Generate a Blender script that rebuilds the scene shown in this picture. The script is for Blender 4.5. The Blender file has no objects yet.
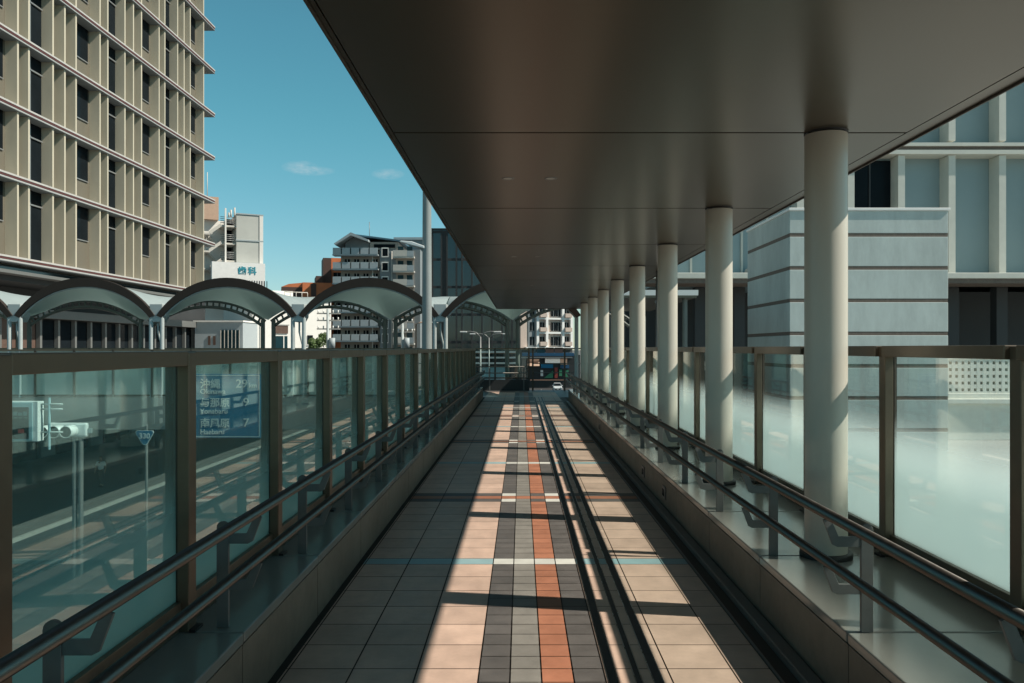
import bpy, bmesh, math, random
from mathutils import Vector, Matrix
random.seed(7)
PI = math.pi
scn = bpy.context.scene
COL = scn.collection

# ------------------------------------------------------------------ camera, sky, sun, exposure
cam_d = bpy.data.cameras.new('Camera'); cam = bpy.data.objects.new('Camera', cam_d); COL.objects.link(cam)
cam.location = (0, 0, 1.5)
cam.rotation_euler = (PI/2, 0, 0)
cam_d.sensor_width = 36; cam_d.lens = 28
cam_d.shift_x = -9/1024; cam_d.shift_y = 6.5/1024
cam_d.clip_start = 0.05; cam_d.clip_end = 6000
scn.camera = cam

SUN = Vector((1, -.163, .996)).normalized()
SUN_EL = math.asin(SUN.z); SUN_ROT = math.atan2(SUN.x, SUN.y)
world = bpy.data.worlds.new('World'); scn.world = world; world.use_nodes = True
wt = world.node_tree; wt.nodes.clear()
def wn(t, **k):
    n = wt.nodes.new(t)
    for a, b in k.items(): setattr(n, a, b)
    return n
w_out = wn('ShaderNodeOutputWorld'); w_bg = wn('ShaderNodeBackground'); w_bg.inputs[1].default_value = .077
sky = wn('ShaderNodeTexSky', sky_type='NISHITA', sun_disc=False, sun_elevation=SUN_EL, sun_rotation=SUN_ROT,
         altitude=0, air_density=1.0, dust_density=.15, ozone_density=2.6)
tint = wn('ShaderNodeMix', data_type='RGBA', blend_type='MULTIPLY'); tint.inputs[0].default_value = 1
tint.inputs[7].default_value = (.66, .96, .78, 1)
wt.links.new(sky.outputs[0], tint.inputs[6])
g_tc = wn('ShaderNodeTexCoord'); g_sp = wn('ShaderNodeSeparateXYZ'); wt.links.new(g_tc.outputs['Generated'], g_sp.inputs[0])
g_mr = wn('ShaderNodeMapRange', interpolation_type='SMOOTHSTEP'); g_mr.inputs[1].default_value = -.02; g_mr.inputs[2].default_value = .30; wt.links.new(g_sp.outputs[2], g_mr.inputs[0])
g_mx = wn('ShaderNodeMix', data_type='RGBA'); wt.links.new(g_mr.outputs[0], g_mx.inputs[0])
g_mx.inputs[6].default_value = (1.02, 1.18, 1.20, 1); g_mx.inputs[7].default_value = (.74, 1.48, 1.18, 1)
g_m2 = wn('ShaderNodeMapRange', interpolation_type='SMOOTHSTEP'); g_m2.inputs[1].default_value = .36; g_m2.inputs[2].default_value = .62; wt.links.new(g_sp.outputs[2], g_m2.inputs[0])
g_m3 = wn('ShaderNodeMix', data_type='RGBA'); wt.links.new(g_m2.outputs[0], g_m3.inputs[0]); wt.links.new(g_mx.outputs[2], g_m3.inputs[6]); g_m3.inputs[7].default_value = (.80, .86, .62, 1)
wt.links.new(g_m3.outputs[2], tint.inputs[7])
# two small wisps of cloud low in the sky (fixed directions)
tc = wn('ShaderNodeTexCoord'); sep = wn('ShaderNodeSeparateXYZ'); wt.links.new(tc.outputs['Generated'], sep.inputs[0])
def wm(op, a, b=None, clamp=False):
    n = wn('ShaderNodeMath', operation=op, use_clamp=clamp)
    for i, v in enumerate((a, b)):
        if v is None: continue
        if isinstance(v, (int, float)): n.inputs[i].default_value = v
        else: wt.links.new(v, n.inputs[i])
    return n.outputs[0]
yy = wm('MAXIMUM', sep.outputs[1], .05)
u = wm('DIVIDE', sep.outputs[0], yy); v = wm('DIVIDE', sep.outputs[2], yy)
cmb = wn('ShaderNodeCombineXYZ'); wt.links.new(u, cmb.inputs[0]); wt.links.new(wm('MULTIPLY', v, 2.0), cmb.inputs[1])
nz = wn('ShaderNodeTexNoise'); nz.inputs['Scale'].default_value = 75; nz.inputs['Detail'].default_value = 6; nz.inputs['Roughness'].default_value = .6
wt.links.new(cmb.outputs[0], nz.inputs['Vector'])
def blob(cu, cv, ru, rv):
    a = wm('POWER', wm('ABSOLUTE', wm('DIVIDE', wm('SUBTRACT', u, cu), ru)), 2); b = wm('POWER', wm('ABSOLUTE', wm('DIVIDE', wm('SUBTRACT', v, cv), rv)), 2)
    return wm('SUBTRACT', 1, wm('ADD', a, b), clamp=True)
bl = wm('ADD', wm('ADD', blob(-.278, .2275, .024, .0085), blob(-.262, .2222, .030, .0065)), blob(-.167, .2185, .022, .0075), clamp=True)
cl = wm('MULTIPLY', bl, wm('MULTIPLY', wm('SUBTRACT', nz.outputs[0], .28), 2.2, clamp=True), clamp=True)
cl = wm('MULTIPLY', cl, .33)
cmx = wn('ShaderNodeMix', data_type='RGBA'); wt.links.new(cl, cmx.inputs[0]); wt.links.new(tint.outputs[2], cmx.inputs[6])
cmx.inputs[7].default_value = (8.2, 8.3, 8.3, 1)
wt.links.new(cmx.outputs[2], w_bg.inputs[0]); wt.links.new(w_bg.outputs[0], w_out.inputs[0])

sun_d = bpy.data.lights.new('Sun', 'SUN'); sun_d.energy = 5.0; sun_d.angle = math.radians(.53); sun_d.color = (1, .92, .80)
sun = bpy.data.objects.new('Sun', sun_d); COL.objects.link(sun)
sun.rotation_euler = SUN.to_track_quat('Z', 'Y').to_euler(); sun.location = (40, -8, 40)
vs = scn.view_settings
vs.view_transform = 'Standard'; vs.look = 'None'; vs.gamma = 1; vs.exposure = 0.24; vs.use_curve_mapping = False
scn.render.engine = 'CYCLES'
scn.cycles.max_bounces = 10; scn.cycles.diffuse_bounces = 5; scn.cycles.glossy_bounces = 5
scn.cycles.transparent_max_bounces = 24; scn.cycles.transmission_bounces = 6
scn.cycles.use_denoising = True
scn.cycles.sample_clamp_indirect = 6

# ------------------------------------------------------------------ materials
def mat(name, c, rough=.6, metal=0., var=.10, scale=3., bump=0., bscale=40., spec=.5, stretch=None, island=0., rv=.15, dirt=0., dscale=.9):
    m = bpy.data.materials.new(name); m.use_nodes = True
    nt = m.node_tree; b = nt.nodes['Principled BSDF']
    b.inputs['Roughness'].default_value = rough; b.inputs['Metallic'].default_value = metal
    b.inputs['Specular IOR Level'].default_value = spec
    g = nt.nodes.new('ShaderNodeNewGeometry'); vec = g.outputs['Position']
    if stretch:
        mp = nt.nodes.new('ShaderNodeMapping'); mp.inputs['Scale'].default_value = stretch
        nt.links.new(vec, mp.inputs[0]); vec = mp.outputs[0]
    n = nt.nodes.new('ShaderNodeTexNoise'); n.inputs['Scale'].default_value = scale; n.inputs['Detail'].default_value = 7; n.inputs['Roughness'].default_value = .62
    nt.links.new(vec, n.inputs['Vector'])
    r = nt.nodes.new('ShaderNodeMapRange'); r.inputs[1].default_value = .25; r.inputs[2].default_value = .75
    r.inputs[3].default_value = 1-var; r.inputs[4].default_value = 1+var
    nt.links.new(n.outputs[0], r.inputs[0]); fac = r.outputs[0]
    if island:
        r2 = nt.nodes.new('ShaderNodeMapRange'); r2.inputs[3].default_value = 1-island; r2.inputs[4].default_value = 1+island
        nt.links.new(g.outputs['Random Per Island'], r2.inputs[0])
        q = nt.nodes.new('ShaderNodeMath'); q.operation = 'MULTIPLY'; nt.links.new(fac, q.inputs[0]); nt.links.new(r2.outputs[0], q.inputs[1]); fac = q.outputs[0]
    if dirt:
        for sc_, lo, hi in ((dscale, 1-dirt, 1+dirt*.25), (dscale*9, 1-dirt*.6, 1.)):
            dn = nt.nodes.new('ShaderNodeTexNoise'); dn.inputs['Scale'].default_value = sc_; dn.inputs['Detail'].default_value = 9; dn.inputs['Roughness'].default_value = .7
            nt.links.new(vec, dn.inputs['Vector']); dr = nt.nodes.new('ShaderNodeMapRange'); dr.inputs[1].default_value = .36; dr.inputs[2].default_value = .58
            dr.inputs[3].default_value = lo; dr.inputs[4].default_value = hi; nt.links.new(dn.outputs[0], dr.inputs[0])
            q = nt.nodes.new('ShaderNodeMath'); q.operation = 'MULTIPLY'; nt.links.new(fac, q.inputs[0]); nt.links.new(dr.outputs[0], q.inputs[1]); fac = q.outputs[0]
    x = nt.nodes.new('ShaderNodeVectorMath'); x.operation = 'SCALE'; x.inputs[0].default_value = c
    nt.links.new(fac, x.inputs['Scale']); nt.links.new(x.outputs[0], b.inputs['Base Color'])
    r3 = nt.nodes.new('ShaderNodeMapRange'); r3.inputs[1].default_value = .3; r3.inputs[2].default_value = .7
    r3.inputs[3].default_value = max(.02, rough*(1-rv)); r3.inputs[4].default_value = min(1, rough*(1+rv))
    nt.links.new(n.outputs[0], r3.inputs[0]); nt.links.new(r3.outputs[0], b.inputs['Roughness'])
    if bump:
        n2 = nt.nodes.new('ShaderNodeTexNoise'); n2.inputs['Scale'].default_value = bscale; n2.inputs['Detail'].default_value = 5
        nt.links.new(vec, n2.inputs['Vector'])
        bp = nt.nodes.new('ShaderNodeBump'); bp.inputs['Strength'].default_value = bump; bp.inputs['Distance'].default_value = .01
        nt.links.new(n2.outputs[0], bp.inputs['Height']); nt.links.new(bp.outputs[0], b.inputs['Normal'])
    return m

def glass_mat(name, tintc, film=None, ior=1.5, frost=(.80, .88, .85), trans=.62):
    """Thin sheet: tinted see-through, Fresnel mirror; film=(z_full, z_clear) is a dotted frosting, dense at the bottom."""
    m = bpy.data.materials.new(name); m.use_nodes = True
    nt = m.node_tree; nt.nodes.clear(); N = nt.nodes.new; L = nt.links.new
    out = N('ShaderNodeOutputMaterial'); tr = N('ShaderNodeBsdfTransparent'); tr.inputs[0].default_value = (*tintc, 1)
    gl = N('ShaderNodeBsdfGlossy'); gl.inputs['Roughness'].default_value = .012; gl.inputs[0].default_value = (1, .98, .93, 1)
    fr = N('ShaderNodeFresnel'); gb = N('ShaderNodeNewGeometry'); io = N('ShaderNodeMix')   # same reflectance on both faces of the sheet
    io.inputs[2].default_value = ior; io.inputs[3].default_value = 1/ior; L(gb.outputs['Backfacing'], io.inputs[0]); L(io.outputs[0], fr.inputs[0])
    base = tr.outputs[0]
    if film:
        df = N('ShaderNodeBsdfDiffuse'); df.inputs[0].default_value = (*frost, 1)
        tl = N('ShaderNodeBsdfTranslucent'); tl.inputs[0].default_value = (*frost, 1)
        mx = N('ShaderNodeMixShader'); mx.inputs[0].default_value = trans; L(df.outputs[0], mx.inputs[1]); L(tl.outputs[0], mx.inputs[2])
        ge = N('ShaderNodeNewGeometry'); sp = N('ShaderNodeSeparateXYZ'); L(ge.outputs['Position'], sp.inputs[0])
        mr = N('ShaderNodeMapRange'); mr.interpolation_type = 'SMOOTHSTEP'
        mr.inputs[1].default_value = film[0]; mr.inputs[2].default_value = film[1]; mr.inputs[3].default_value = film[2]; mr.inputs[4].default_value = film[3]
        L(sp.outputs[2], mr.inputs[0])
        nz = N('ShaderNodeTexNoise'); nz.inputs['Scale'].default_value = 1.6; nz.inputs['Detail'].default_value = 5
        mp = N('ShaderNodeMapping'); mp.inputs['Scale'].default_value = (1, 1, 3); L(ge.outputs['Position'], mp.inputs[0]); L(mp.outputs[0], nz.inputs['Vector'])
        dm = N('ShaderNodeMapRange'); dm.inputs[1].default_value = .3; dm.inputs[2].default_value = .75; dm.inputs[3].default_value = .95; dm.inputs[4].default_value = 1.03
        L(nz.outputs[0], dm.inputs[0]); mu = N('ShaderNodeMath'); mu.operation = 'MULTIPLY'; mu.use_clamp = True; L(mr.outputs[0], mu.inputs[0]); L(dm.outputs[0], mu.inputs[1])
        m2 = N('ShaderNodeMixShader'); L(mu.outputs[0], m2.inputs[0]); L(tr.outputs[0], m2.inputs[1]); L(mx.outputs[0], m2.inputs[2]); base = m2.outputs[0]
    m3 = N('ShaderNodeMixShader'); L(fr.outputs[0], m3.inputs[0]); L(base, m3.inputs[1]); L(gl.outputs[0], m3.inputs[2])
    L(m3.outputs[0], out.inputs[0])
    return m

M = {}
M['tile'] = mat('beige floor tile', (.59, .42, .33), .55, var=.10, scale=5, island=.07, bump=.06, bscale=120, dirt=.16, dscale=1.1)
M['tile_dark'] = mat('dark grey tile', (.115, .105, .098), .55, var=.16, scale=7, island=.12, bump=.06, bscale=120, dirt=.16, dscale=1.1)
M['tile_grey'] = mat('grey tile', (.24, .225, .20), .55, var=.14, scale=7, island=.10, bump=.06, bscale=120, dirt=.16, dscale=1.1)
M['tile_orange'] = mat('orange tile', (.40, .165, .095), .55, var=.12, scale=7, island=.10, bump=.06, bscale=120, dirt=.16, dscale=1.1)
M['tile_blue'] = mat('pale blue tile', (.27, .41, .43), .5, var=.10, scale=6, island=.10)
M['tile_white'] = mat('white tile', (.60, .60, .55), .5, var=.10, scale=6, island=.06)
M['grout'] = mat('dark grout', (.055, .047, .04), .9)
M['coping'] = mat('polished stone coping', (.235, .228, .205), .17, var=.03, scale=2.5, spec=.5, dirt=.035, dscale=1.5)
M['plinth'] = mat('beige stone facing', (.20, .172, .135), .6, var=.07, scale=4, bump=.05, bscale=60, dirt=.2, dscale=1.4)
M['joint'] = mat('dark joint', (.02, .02, .02), .8)
M['drain'] = mat('dark shadow slot', (.022, .022, .024), .6)  # for the floor slots that deepen the rail shadows
M['skirt'] = mat('grey skirting', (.16, .15, .14), .45)
M['bronze'] = mat('bronze anodised aluminium', (.165, .128, .092), .36, metal=.55, var=.10, scale=14)
M['bronze_dark'] = mat('dark bronze aluminium', (.07, .058, .046), .4, metal=.5, var=.10, scale=14)
M['steel'] = mat('satin steel handrail', (.15, .142, .13), .42, metal=1, var=.06, scale=25)
M['steel_dark'] = mat('dark grey painted steel', (.14, .145, .14), .5, var=.10, scale=20)
M['cream'] = mat('cream painted steel column', (.53, .495, .425), .36, var=.03, scale=3, stretch=(1, 1, .3), dirt=.05, dscale=1.2)
M['ceil'] = mat('bronze grey ceiling panel', (.130, .114, .087), .29, metal=.55, var=.03, scale=.8, stretch=(3, .3, 1), rv=.02)
M['fascia'] = mat('dark fascia', (.085, .068, .055), .5, var=.1)
M['white'] = mat('white paint', (.80, .80, .78), .5, var=.06, scale=2)
M['lens'] = mat('frosted downlight lens', (.5, .5, .47), .3)
M['black'] = mat('black', (.012, .012, .013), .5)
def membrane(name, c, tfac):
    m = mat(name, c, .6, var=.05, scale=2); nt = m.node_tree; b = nt.nodes['Principled BSDF']
    t_ = nt.nodes.new('ShaderNodeBsdfTranslucent'); t_.inputs[0].default_value = (*c, 1); x = nt.nodes.new('ShaderNodeMixShader'); x.inputs[0].default_value = tfac
    o_ = nt.nodes['Material Output']; nt.links.new(b.outputs[0], x.inputs[1]); nt.links.new(t_.outputs[0], x.inputs[2]); nt.links.new(x.outputs[0], o_.inputs[0]); return m
M['vault'] = membrane('pale translucent vault lining', (.55, .68, .64), .45)
M['sheet'] = membrane('translucent roof sheet', (.46, .54, .55), .42)
M['vault_top'] = mat('pale roof sheet', (.60, .64, .64), .45, var=.08, scale=2)
M['rim'] = mat('dark brown rim', (.038, .030, .025), .7, var=.12, spec=.2)
M['truss'] = mat('grey painted steel', (.15, .17, .16), .5)
M['post'] = mat('pale blue grey post', (.42, .47, .47), .5)
M['concrete'] = mat('concrete', (.30, .295, .28), .8, var=.16, scale=.8, bump=.1, bscale=12)
M['asphalt'] = mat('asphalt', (.036, .037, .039), .85, var=.25, scale=.6, bump=.1, bscale=30)
M['pave'] = mat('pavement blocks', (.10, .10, .096), .8, var=.18, scale=1.2)
M['paint'] = mat('road paint', (.16, .16, .15), .7, var=.25, scale=3)
M['kerb'] = mat('kerb stone', (.30, .30, .28), .8, var=.15)
M['ground'] = mat('city ground', (.12, .12, .115), .9, var=.3, scale=.05)
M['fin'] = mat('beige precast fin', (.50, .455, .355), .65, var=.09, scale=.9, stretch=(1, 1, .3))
M['panel'] = mat('beige wall panel', (.135, .122, .092), .65, var=.08, scale=.6, stretch=(1, 1, .3))  # recess shade put into the colour, far darker than the fins
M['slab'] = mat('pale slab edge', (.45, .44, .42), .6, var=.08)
M['red'] = mat('dark red strip', (.10, .028, .026), .6)
M['dglass'] = mat('dark window glass', (.010, .014, .017), .15, spec=.04, var=.3, scale=.4)
M['teal_glass'] = mat('teal tinted glazing', (.016, .045, .055), .07, spec=.8, var=.35, scale=.15)
M['frame'] = mat('grey aluminium', (.25, .26, .26), .4, metal=.3)
M['dark_wall'] = mat('dark cladding', (.035, .038, .04), .6, var=.2, scale=.6)
M['brown'] = mat('brown shutter', (.10, .06, .045), .7, var=.2)
M['bwhite'] = mat('white render', (.78, .76, .72), .75, var=.09, scale=.35, stretch=(1, 1, .4))
M['bpale'] = mat('pale cement panel', (.46, .47, .44), .7, var=.10, scale=.25)
M['pale_pink'] = mat('pale pink tiled wall', (.52, .42, .36), .75, var=.08, scale=.4)
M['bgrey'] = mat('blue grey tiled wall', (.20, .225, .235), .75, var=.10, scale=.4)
M['bbeige'] = mat('warm grey wall', (.34, .30, .26), .75, var=.10, scale=.4)
M['balc'] = mat('pale blue balcony panel', (.36, .41, .43), .6, var=.08)
M['balc_white'] = mat('cream balcony panel', (.56, .53, .48), .6, var=.08)
M['roofblue'] = mat('blue sheet roof', (.06, .13, .18), .5, var=.1)
M['orange'] = mat('orange brown tile cladding', (.62, .19, .075), .7, var=.10, scale=.5)
M['dbrown'] = mat('dark brown wall', (.085, .048, .038), .7, var=.15)
M['bluewall'] = mat('pale blue render', (.48, .545, .53), .75, var=.09, scale=.7, bump=.25, bscale=7, stretch=(1, 1, .35), dirt=.12, dscale=.7)
M['greywall'] = mat('grey white render', (.47, .475, .45), .75, var=.08, scale=.7, bump=.12, bscale=9)
M['groove'] = mat('brown groove', (.15, .12, .10), .8, var=.3, scale=12)
M['bluefin'] = mat('white precast fin', (.60, .60, .54), .6, var=.06)
M['bluepanel'] = mat('blue grey panel', (.27, .36, .38), .5, var=.06, scale=.5)
M['lattice'] = mat('breeze block', (.80, .79, .72), .8, var=.08)
M['plaza'] = mat('pale plaza paving', (.34, .35, .335), .8, var=.12, scale=.5)
M['sign_blue'] = mat('road sign blue', (.004, .17, .33), .4, var=.04)
M['sign_white'] = mat('sign white', (.75, .78, .78), .4, var=.03)
M['teal_text'] = mat('teal lettering', (.03, .28, .36), .5)
M['cyan_box'] = mat('pale blue painted steel', (.30, .47, .52), .45)
M['leaf'] = mat('street tree leaf', (.07, .12, .03), .6, var=.4, scale=2.0, island=.35)
M['bark'] = mat('bark', (.09, .07, .05), .9)
M['green'] = mat('green banner', (.05, .24, .13), .6)
M['redsign'] = mat('red sign', (.28, .05, .04), .5)
M['tan'] = mat('tan awning', (.50, .34, .25), .7)
M['tan2'] = mat('brown awning', (.30, .17, .12), .7)
M['shop_blue'] = mat('shop blue', (.02, .09, .18), .5)
M['car'] = mat('white car paint', (.62, .66, .68), .25, spec=.6, var=.02)
M['rubber'] = mat('rubber', (.02, .02, .02), .8)
M['skin'] = mat('skin', (.42, .26, .18), .6)
M['shirt'] = mat('white shirt', (.82, .84, .86), .8)
M['trouser'] = mat('dark trousers', (.05, .055, .065), .8)
M['hair'] = mat('black hair', (.015, .012, .010), .6)
M['red_lamp'] = mat('red sign lamp', (.35, .06, .05), .4)
M['glass'] = glass_mat('balustrade glass with frosted foot', (.93, .975, .97), film=(.74, 1.16, 1.0, 0.0), ior=1.68, frost=(.69, .80, .79), trans=.70)
M['glass_left'] = glass_mat('teal balustrade glass with low frosting', (.80, .95, .925), film=(.48, 1.06, 1.0, .10), ior=1.72, frost=(.44, .68, .65))
M['glass_clear'] = glass_mat('clear balustrade glass', (.86, .95, .94), ior=1.45)

# ------------------------------------------------------------------ mesh builder and object tree
ORIG = {}
class MB:
    def __init__(s): s.v = []; s.f = []; s.sm = []; s.mi = []
    def add(s, vs_, fs, smooth=False, mi=0):
        o = len(s.v); s.v += [tuple(p) for p in vs_]; s.f += [tuple(i+o for i in f) for f in fs]
        s.sm += [smooth]*len(fs); s.mi += [mi]*len(fs); return s
    def box(s, x0, x1, y0, y1, z0, z1, mi=0):
        x0, x1 = sorted((x0, x1)); y0, y1 = sorted((y0, y1)); z0, z1 = sorted((z0, z1))
        return s.add([(x0,y0,z0),(x1,y0,z0),(x1,y1,z0),(x0,y1,z0),(x0,y0,z1),(x1,y0,z1),(x1,y1,z1),(x0,y1,z1)],
              [(0,3,2,1),(4,5,6,7),(0,1,5,4),(1,2,6,5),(2,3,7,6),(3,0,4,7)], mi=mi)
    def prism(s, pts, a, b, axis='y', mi=0):
        """pts: 2-D outline in the plane across `axis`, extruded from a to b."""
        n = len(pts)
        def P(p, t): return (p[0], t, p[1]) if axis == 'y' else ((t, p[0], p[1]) if axis == 'x' else (p[0], p[1], t))
        return s.add([P(p, a) for p in pts]+[P(p, b) for p in pts],
              [tuple(range(n)), tuple(range(2*n-1, n-1, -1))]+[(i, i+n, (i+1) % n+n, (i+1) % n) for i in range(n)], mi=mi)
    def tube(s, path, r, n=12, cap=True):
        path = [Vector(p) for p in path]; rs = r if isinstance(r, (list, tuple)) else [r]*len(path); rings = []
        for i, p in enumerate(path):
            t = (path[min(i+1, len(path)-1)]-path[max(i-1, 0)]).normalized()
            up = Vector((0,0,1)) if abs(t.z) < .95 else Vector((0,1,0))
            a = t.cross(up).normalized(); b = a.cross(t)
            rings.append([p+(a*math.cos(2*PI*k/n)+b*math.sin(2*PI*k/n))*rs[i] for k in range(n)])
        vv = [q for R in rings for q in R]
        s.add(vv, [(i*n+k, i*n+(k+1) % n, (i+1)*n+(k+1) % n, (i+1)*n+k) for i in range(len(path)-1) for k in range(n)], True)
        if cap:
            o = len(s.v)-len(vv)
            s.f += [tuple(o+k for k in range(n-1, -1, -1)), tuple(o+(len(path)-1)*n+k for k in range(n))]; s.sm += [False]*2; s.mi += [0]*2
        return s
    def lathe(s, prof, x, y, n=40):
        vv = [(x+r*math.cos(2*PI*k/n), y+r*math.sin(2*PI*k/n), z) for r, z in prof for k in range(n)]
        s.add(vv, [(i*n+k, i*n+(k+1) % n, (i+1)*n+(k+1) % n, (i+1)*n+k) for i in range(len(prof)-1) for k in range(n)], True); return s
    def build(s, name, m, parent=None, bevel=0):
        root = parent
        while root is not None and root.parent: root = root.parent
        o3 = ORIG.get(root.name, (0,0,0)) if root else (0,0,0)
        me = bpy.data.meshes.new(name); me.from_pydata([(a-o3[0], b-o3[1], c-o3[2]) for a, b, c in s.v], [], s.f); me.update()
        me.polygons.foreach_set('use_smooth', s.sm)
        for q in (m if isinstance(m, list) else [m]): me.materials.append(q)
        me.polygons.foreach_set('material_index', s.mi)
        bm = bmesh.new(); bm.from_mesh(me); bmesh.ops.recalc_face_normals(bm, faces=bm.faces); bm.to_mesh(me); bm.free()
        ob = bpy.data.objects.new(name, me); COL.objects.link(ob)
        if parent: ob.parent = parent
        if bevel:
            b = ob.modifiers.new('bevel', 'BEVEL'); b.width = bevel; b.segments = 2; b.limit_method = 'ANGLE'; b.angle_limit = math.radians(40)
        return ob
def tag(o, label, cat, group=None, kind='thing'):
    o['label'] = label; o['category'] = cat; o['kind'] = kind
    if group: o['group'] = group
    return o
def thing(name, label, cat, loc=(0,0,0), group=None):
    o = bpy.data.objects.new(name, None); COL.objects.link(o); o.location = loc; o.empty_display_size = .2
    ORIG[o.name] = tuple(loc); return tag(o, label, cat, group)
def struct(o, kind='structure'):
    o['kind'] = kind; return o
def copy_tree(o, parent=None):
    c = o.copy(); COL.objects.link(c)
    if parent: c.parent = parent
    for ch in o.children: copy_tree(ch, c)
    return c
def at(px, py, d): return ((px-521)/796*d, d, 1.5+(348-py)/796*d)
def X(px, d): return (px-521)/796*d
def Z(py, d): return 1.5+(348-py)/796*d
def text(s, size, loc, m, parent, name='lettering', ext=.004, align='LEFT', bold=0, rz=0, sx=1):
    cu = bpy.data.curves.new(name, 'FONT'); cu.body = s; cu.size = size; cu.extrude = ext; cu.align_x = align; cu.offset = bold
    t = bpy.data.objects.new(name+'_curve', cu); COL.objects.link(t)
    bpy.context.view_layer.update()
    me = bpy.data.meshes.new_from_object(t.evaluated_get(bpy.context.evaluated_depsgraph_get()))
    bpy.data.objects.remove(t)
    me.transform(Matrix.Translation(loc) @ Matrix.Rotation(rz, 4, 'Z') @ Matrix.Rotation(PI/2, 4, 'X') @ Matrix.Diagonal((sx,1,1,1)))
    root = parent
    while root.parent: root = root.parent
    me.transform(Matrix.Translation(-Vector(ORIG.get(root.name, (0,0,0)))))
    me.materials.clear(); me.materials.append(m)
    o = bpy.data.objects.new(name, me); COL.objects.link(o); o.parent = parent
    return o

# ------------------------------------------------------------------ setting: ground, road, decks
ZG = -6.5
mb = MB(); mb.add([(-3000,-3000,ZG-.03),(3000,-3000,ZG-.03),(3000,3000,ZG-.03),(-3000,3000,ZG-.03)], [(0,1,2,3)]); struct(mb.build('ground', M['ground']))
mb = MB(); mb.add([(-21,-120,ZG),(11,-120,ZG),(11,400,ZG),(-21,400,ZG)], [(0,1,2,3)]); struct(mb.build('road', M['asphalt']))
mb = MB(); mb.box(-33.5, -21, -120, 400, ZG-.02, ZG+.14); struct(mb.build('pavement', M['pave']))
mb = MB(); mb.box(-20.98, -20.8, -120, 400, ZG-.02, ZG+.15); struct(mb.build('kerb', M['kerb']))
mb = MB()
for lx in (-17.4, -13.9, -10.4, -6.6, -3.1, .4, 3.9, 7.4):
    if lx in (-6.6, 7.4, -17.4): mb.box(lx-.07, lx+.07, -100, 380, ZG+.003, ZG+.005)
    else:
        for k in range(-8, 38): mb.box(lx-.07, lx+.07, k*10, k*10+5, ZG+.003, ZG+.005)
for k in range(0): mb.box(-20.2+k*1.1, -19.7+k*1.1, 38, 42, ZG+.004, ZG+.006)
struct(mb.build('road_markings', M['paint']))

YE = 24.4
XL, XR, ZP = -1.13, 1.33, .34
# deck under the tiles
mb = MB(); mb.box(-1.62, 2.3, -8, YE, -.9, -.012); struct(mb.build('walkway_deck', M['grout']))
# tiles: each tile its own island of one sheet
tb = MB()
TM = ['tile', 'tile_dark', 'tile_grey', 'tile_orange', 'tile_blue', 'tile_white']
g = .0035
def quad(x0, x1, y0, y1, k):
    tb.add([(x0+g, y0+g, 0), (x1-g, y0+g, 0), (x1-g, y1-g, 0), (x0+g, y1-g, 0)], [(0,1,2,3)], mi=TM.index(k))
wide = [(XL+.03, -1.085), (-1.085, -.785), (-.785, -.484), (-.484, -.194), (.383, .683), (.683, .983), (.983, 1.165)]
strip = [(-.194, -.05, 'tile_dark'), (-.05, .094, 'tile_grey'), (.094, .24, 'tile_orange'), (.24, .383, 'tile_dark')]
y = -8 + (5.60-.075+8) % .3 - .3
bands = {}
for k in range(-3, 5):
    bands[round(5.60+4.8*k, 3)] = 'blue'; bands[round(8.0+4.8*k, 3)] = 'orange'
breaks = []          # (y0, y1, kind, row)
yb = -7.6
for c in sorted(bands):
    h = .075 if bands[c] == 'blue' else .225
    if c-h < yb: continue
    n = max(1, round((c-h-yb)/.3)); st = (c-h-yb)/n
    for i in range(n): breaks.append((yb+i*st, yb+(i+1)*st, 'plain', 0))
    if bands[c] == 'blue': breaks.append((c-h, c+h, 'blue', 0))
    else:
        for r in range(3): breaks.append((c-h+.15*r, c-h+.15*(r+1), 'orange', r))
    yb = c+h
while yb < YE-.05:
    breaks.append((yb, min(yb+.3, YE-.02), 'plain', 0)); yb += .3
for y0, y1, kind, r in breaks:
    for x0, x1 in wide:
        k = 'tile' if kind == 'plain' else ('tile_blue' if kind == 'blue' else ('tile_orange' if r == 1 else 'tile_dark'))
        quad(x0, x1, y0, y1, k)
    for x0, x1, c in strip:
        if kind == 'plain':
            m_ = (y0+y1)/2; quad(x0, x1, y0, m_, c); quad(x0, x1, m_, y1, c)
        elif kind == 'blue': quad(x0, x1, y0, y1, 'tile_white')
        else:
            if r == 1: k = 'tile_orange'
            else: k = {'tile_dark': 'tile_white', 'tile_orange': 'tile_dark', 'tile_grey': 'tile_grey'}[c]
            quad(x0, x1, y0, y1, k)
o = struct(tb.build('walkway_floor', [M[k] for k in TM]))
# drain on the right, narrow groove on the left
mb = MB(); mb.box(1.168, 1.33, -8, YE-.02, -.012, -.008); struct(mb.build('drain_channel', mat('dark brown channel', (.06, .05, .043), .7, var=.3, scale=4)))
mb = MB(); mb.box(1.255, 1.325, -8, 22.0, -.01, .035); mb.box(1.17, 1.185, -8, YE-.02, -.011, .003); struct(mb.build('floor_skirting', M['skirt'], bevel=.006))
mb = MB(); mb.box(.396, .436, -8, YE-.03, -.011, .0006); mb.box(.520, .545, -8, YE-.03, -.011, .0006); mb.box(.600, .640, -8, YE-.03, -.011, .0006); struct(mb.build('shadow_slot', M['drain']))  # dark slots between steel trims, also colouring in the rail shadows
mb = MB()
for xq in (.392, .437, .516, .546, .596, .641): mb.box(xq, xq+.0035, -8, YE-.03, -.011, .0022)
struct(mb.build('drain_edge', mat('brushed steel drain edge', (.42, .46, .47), .28, metal=1, var=.1)))
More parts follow.
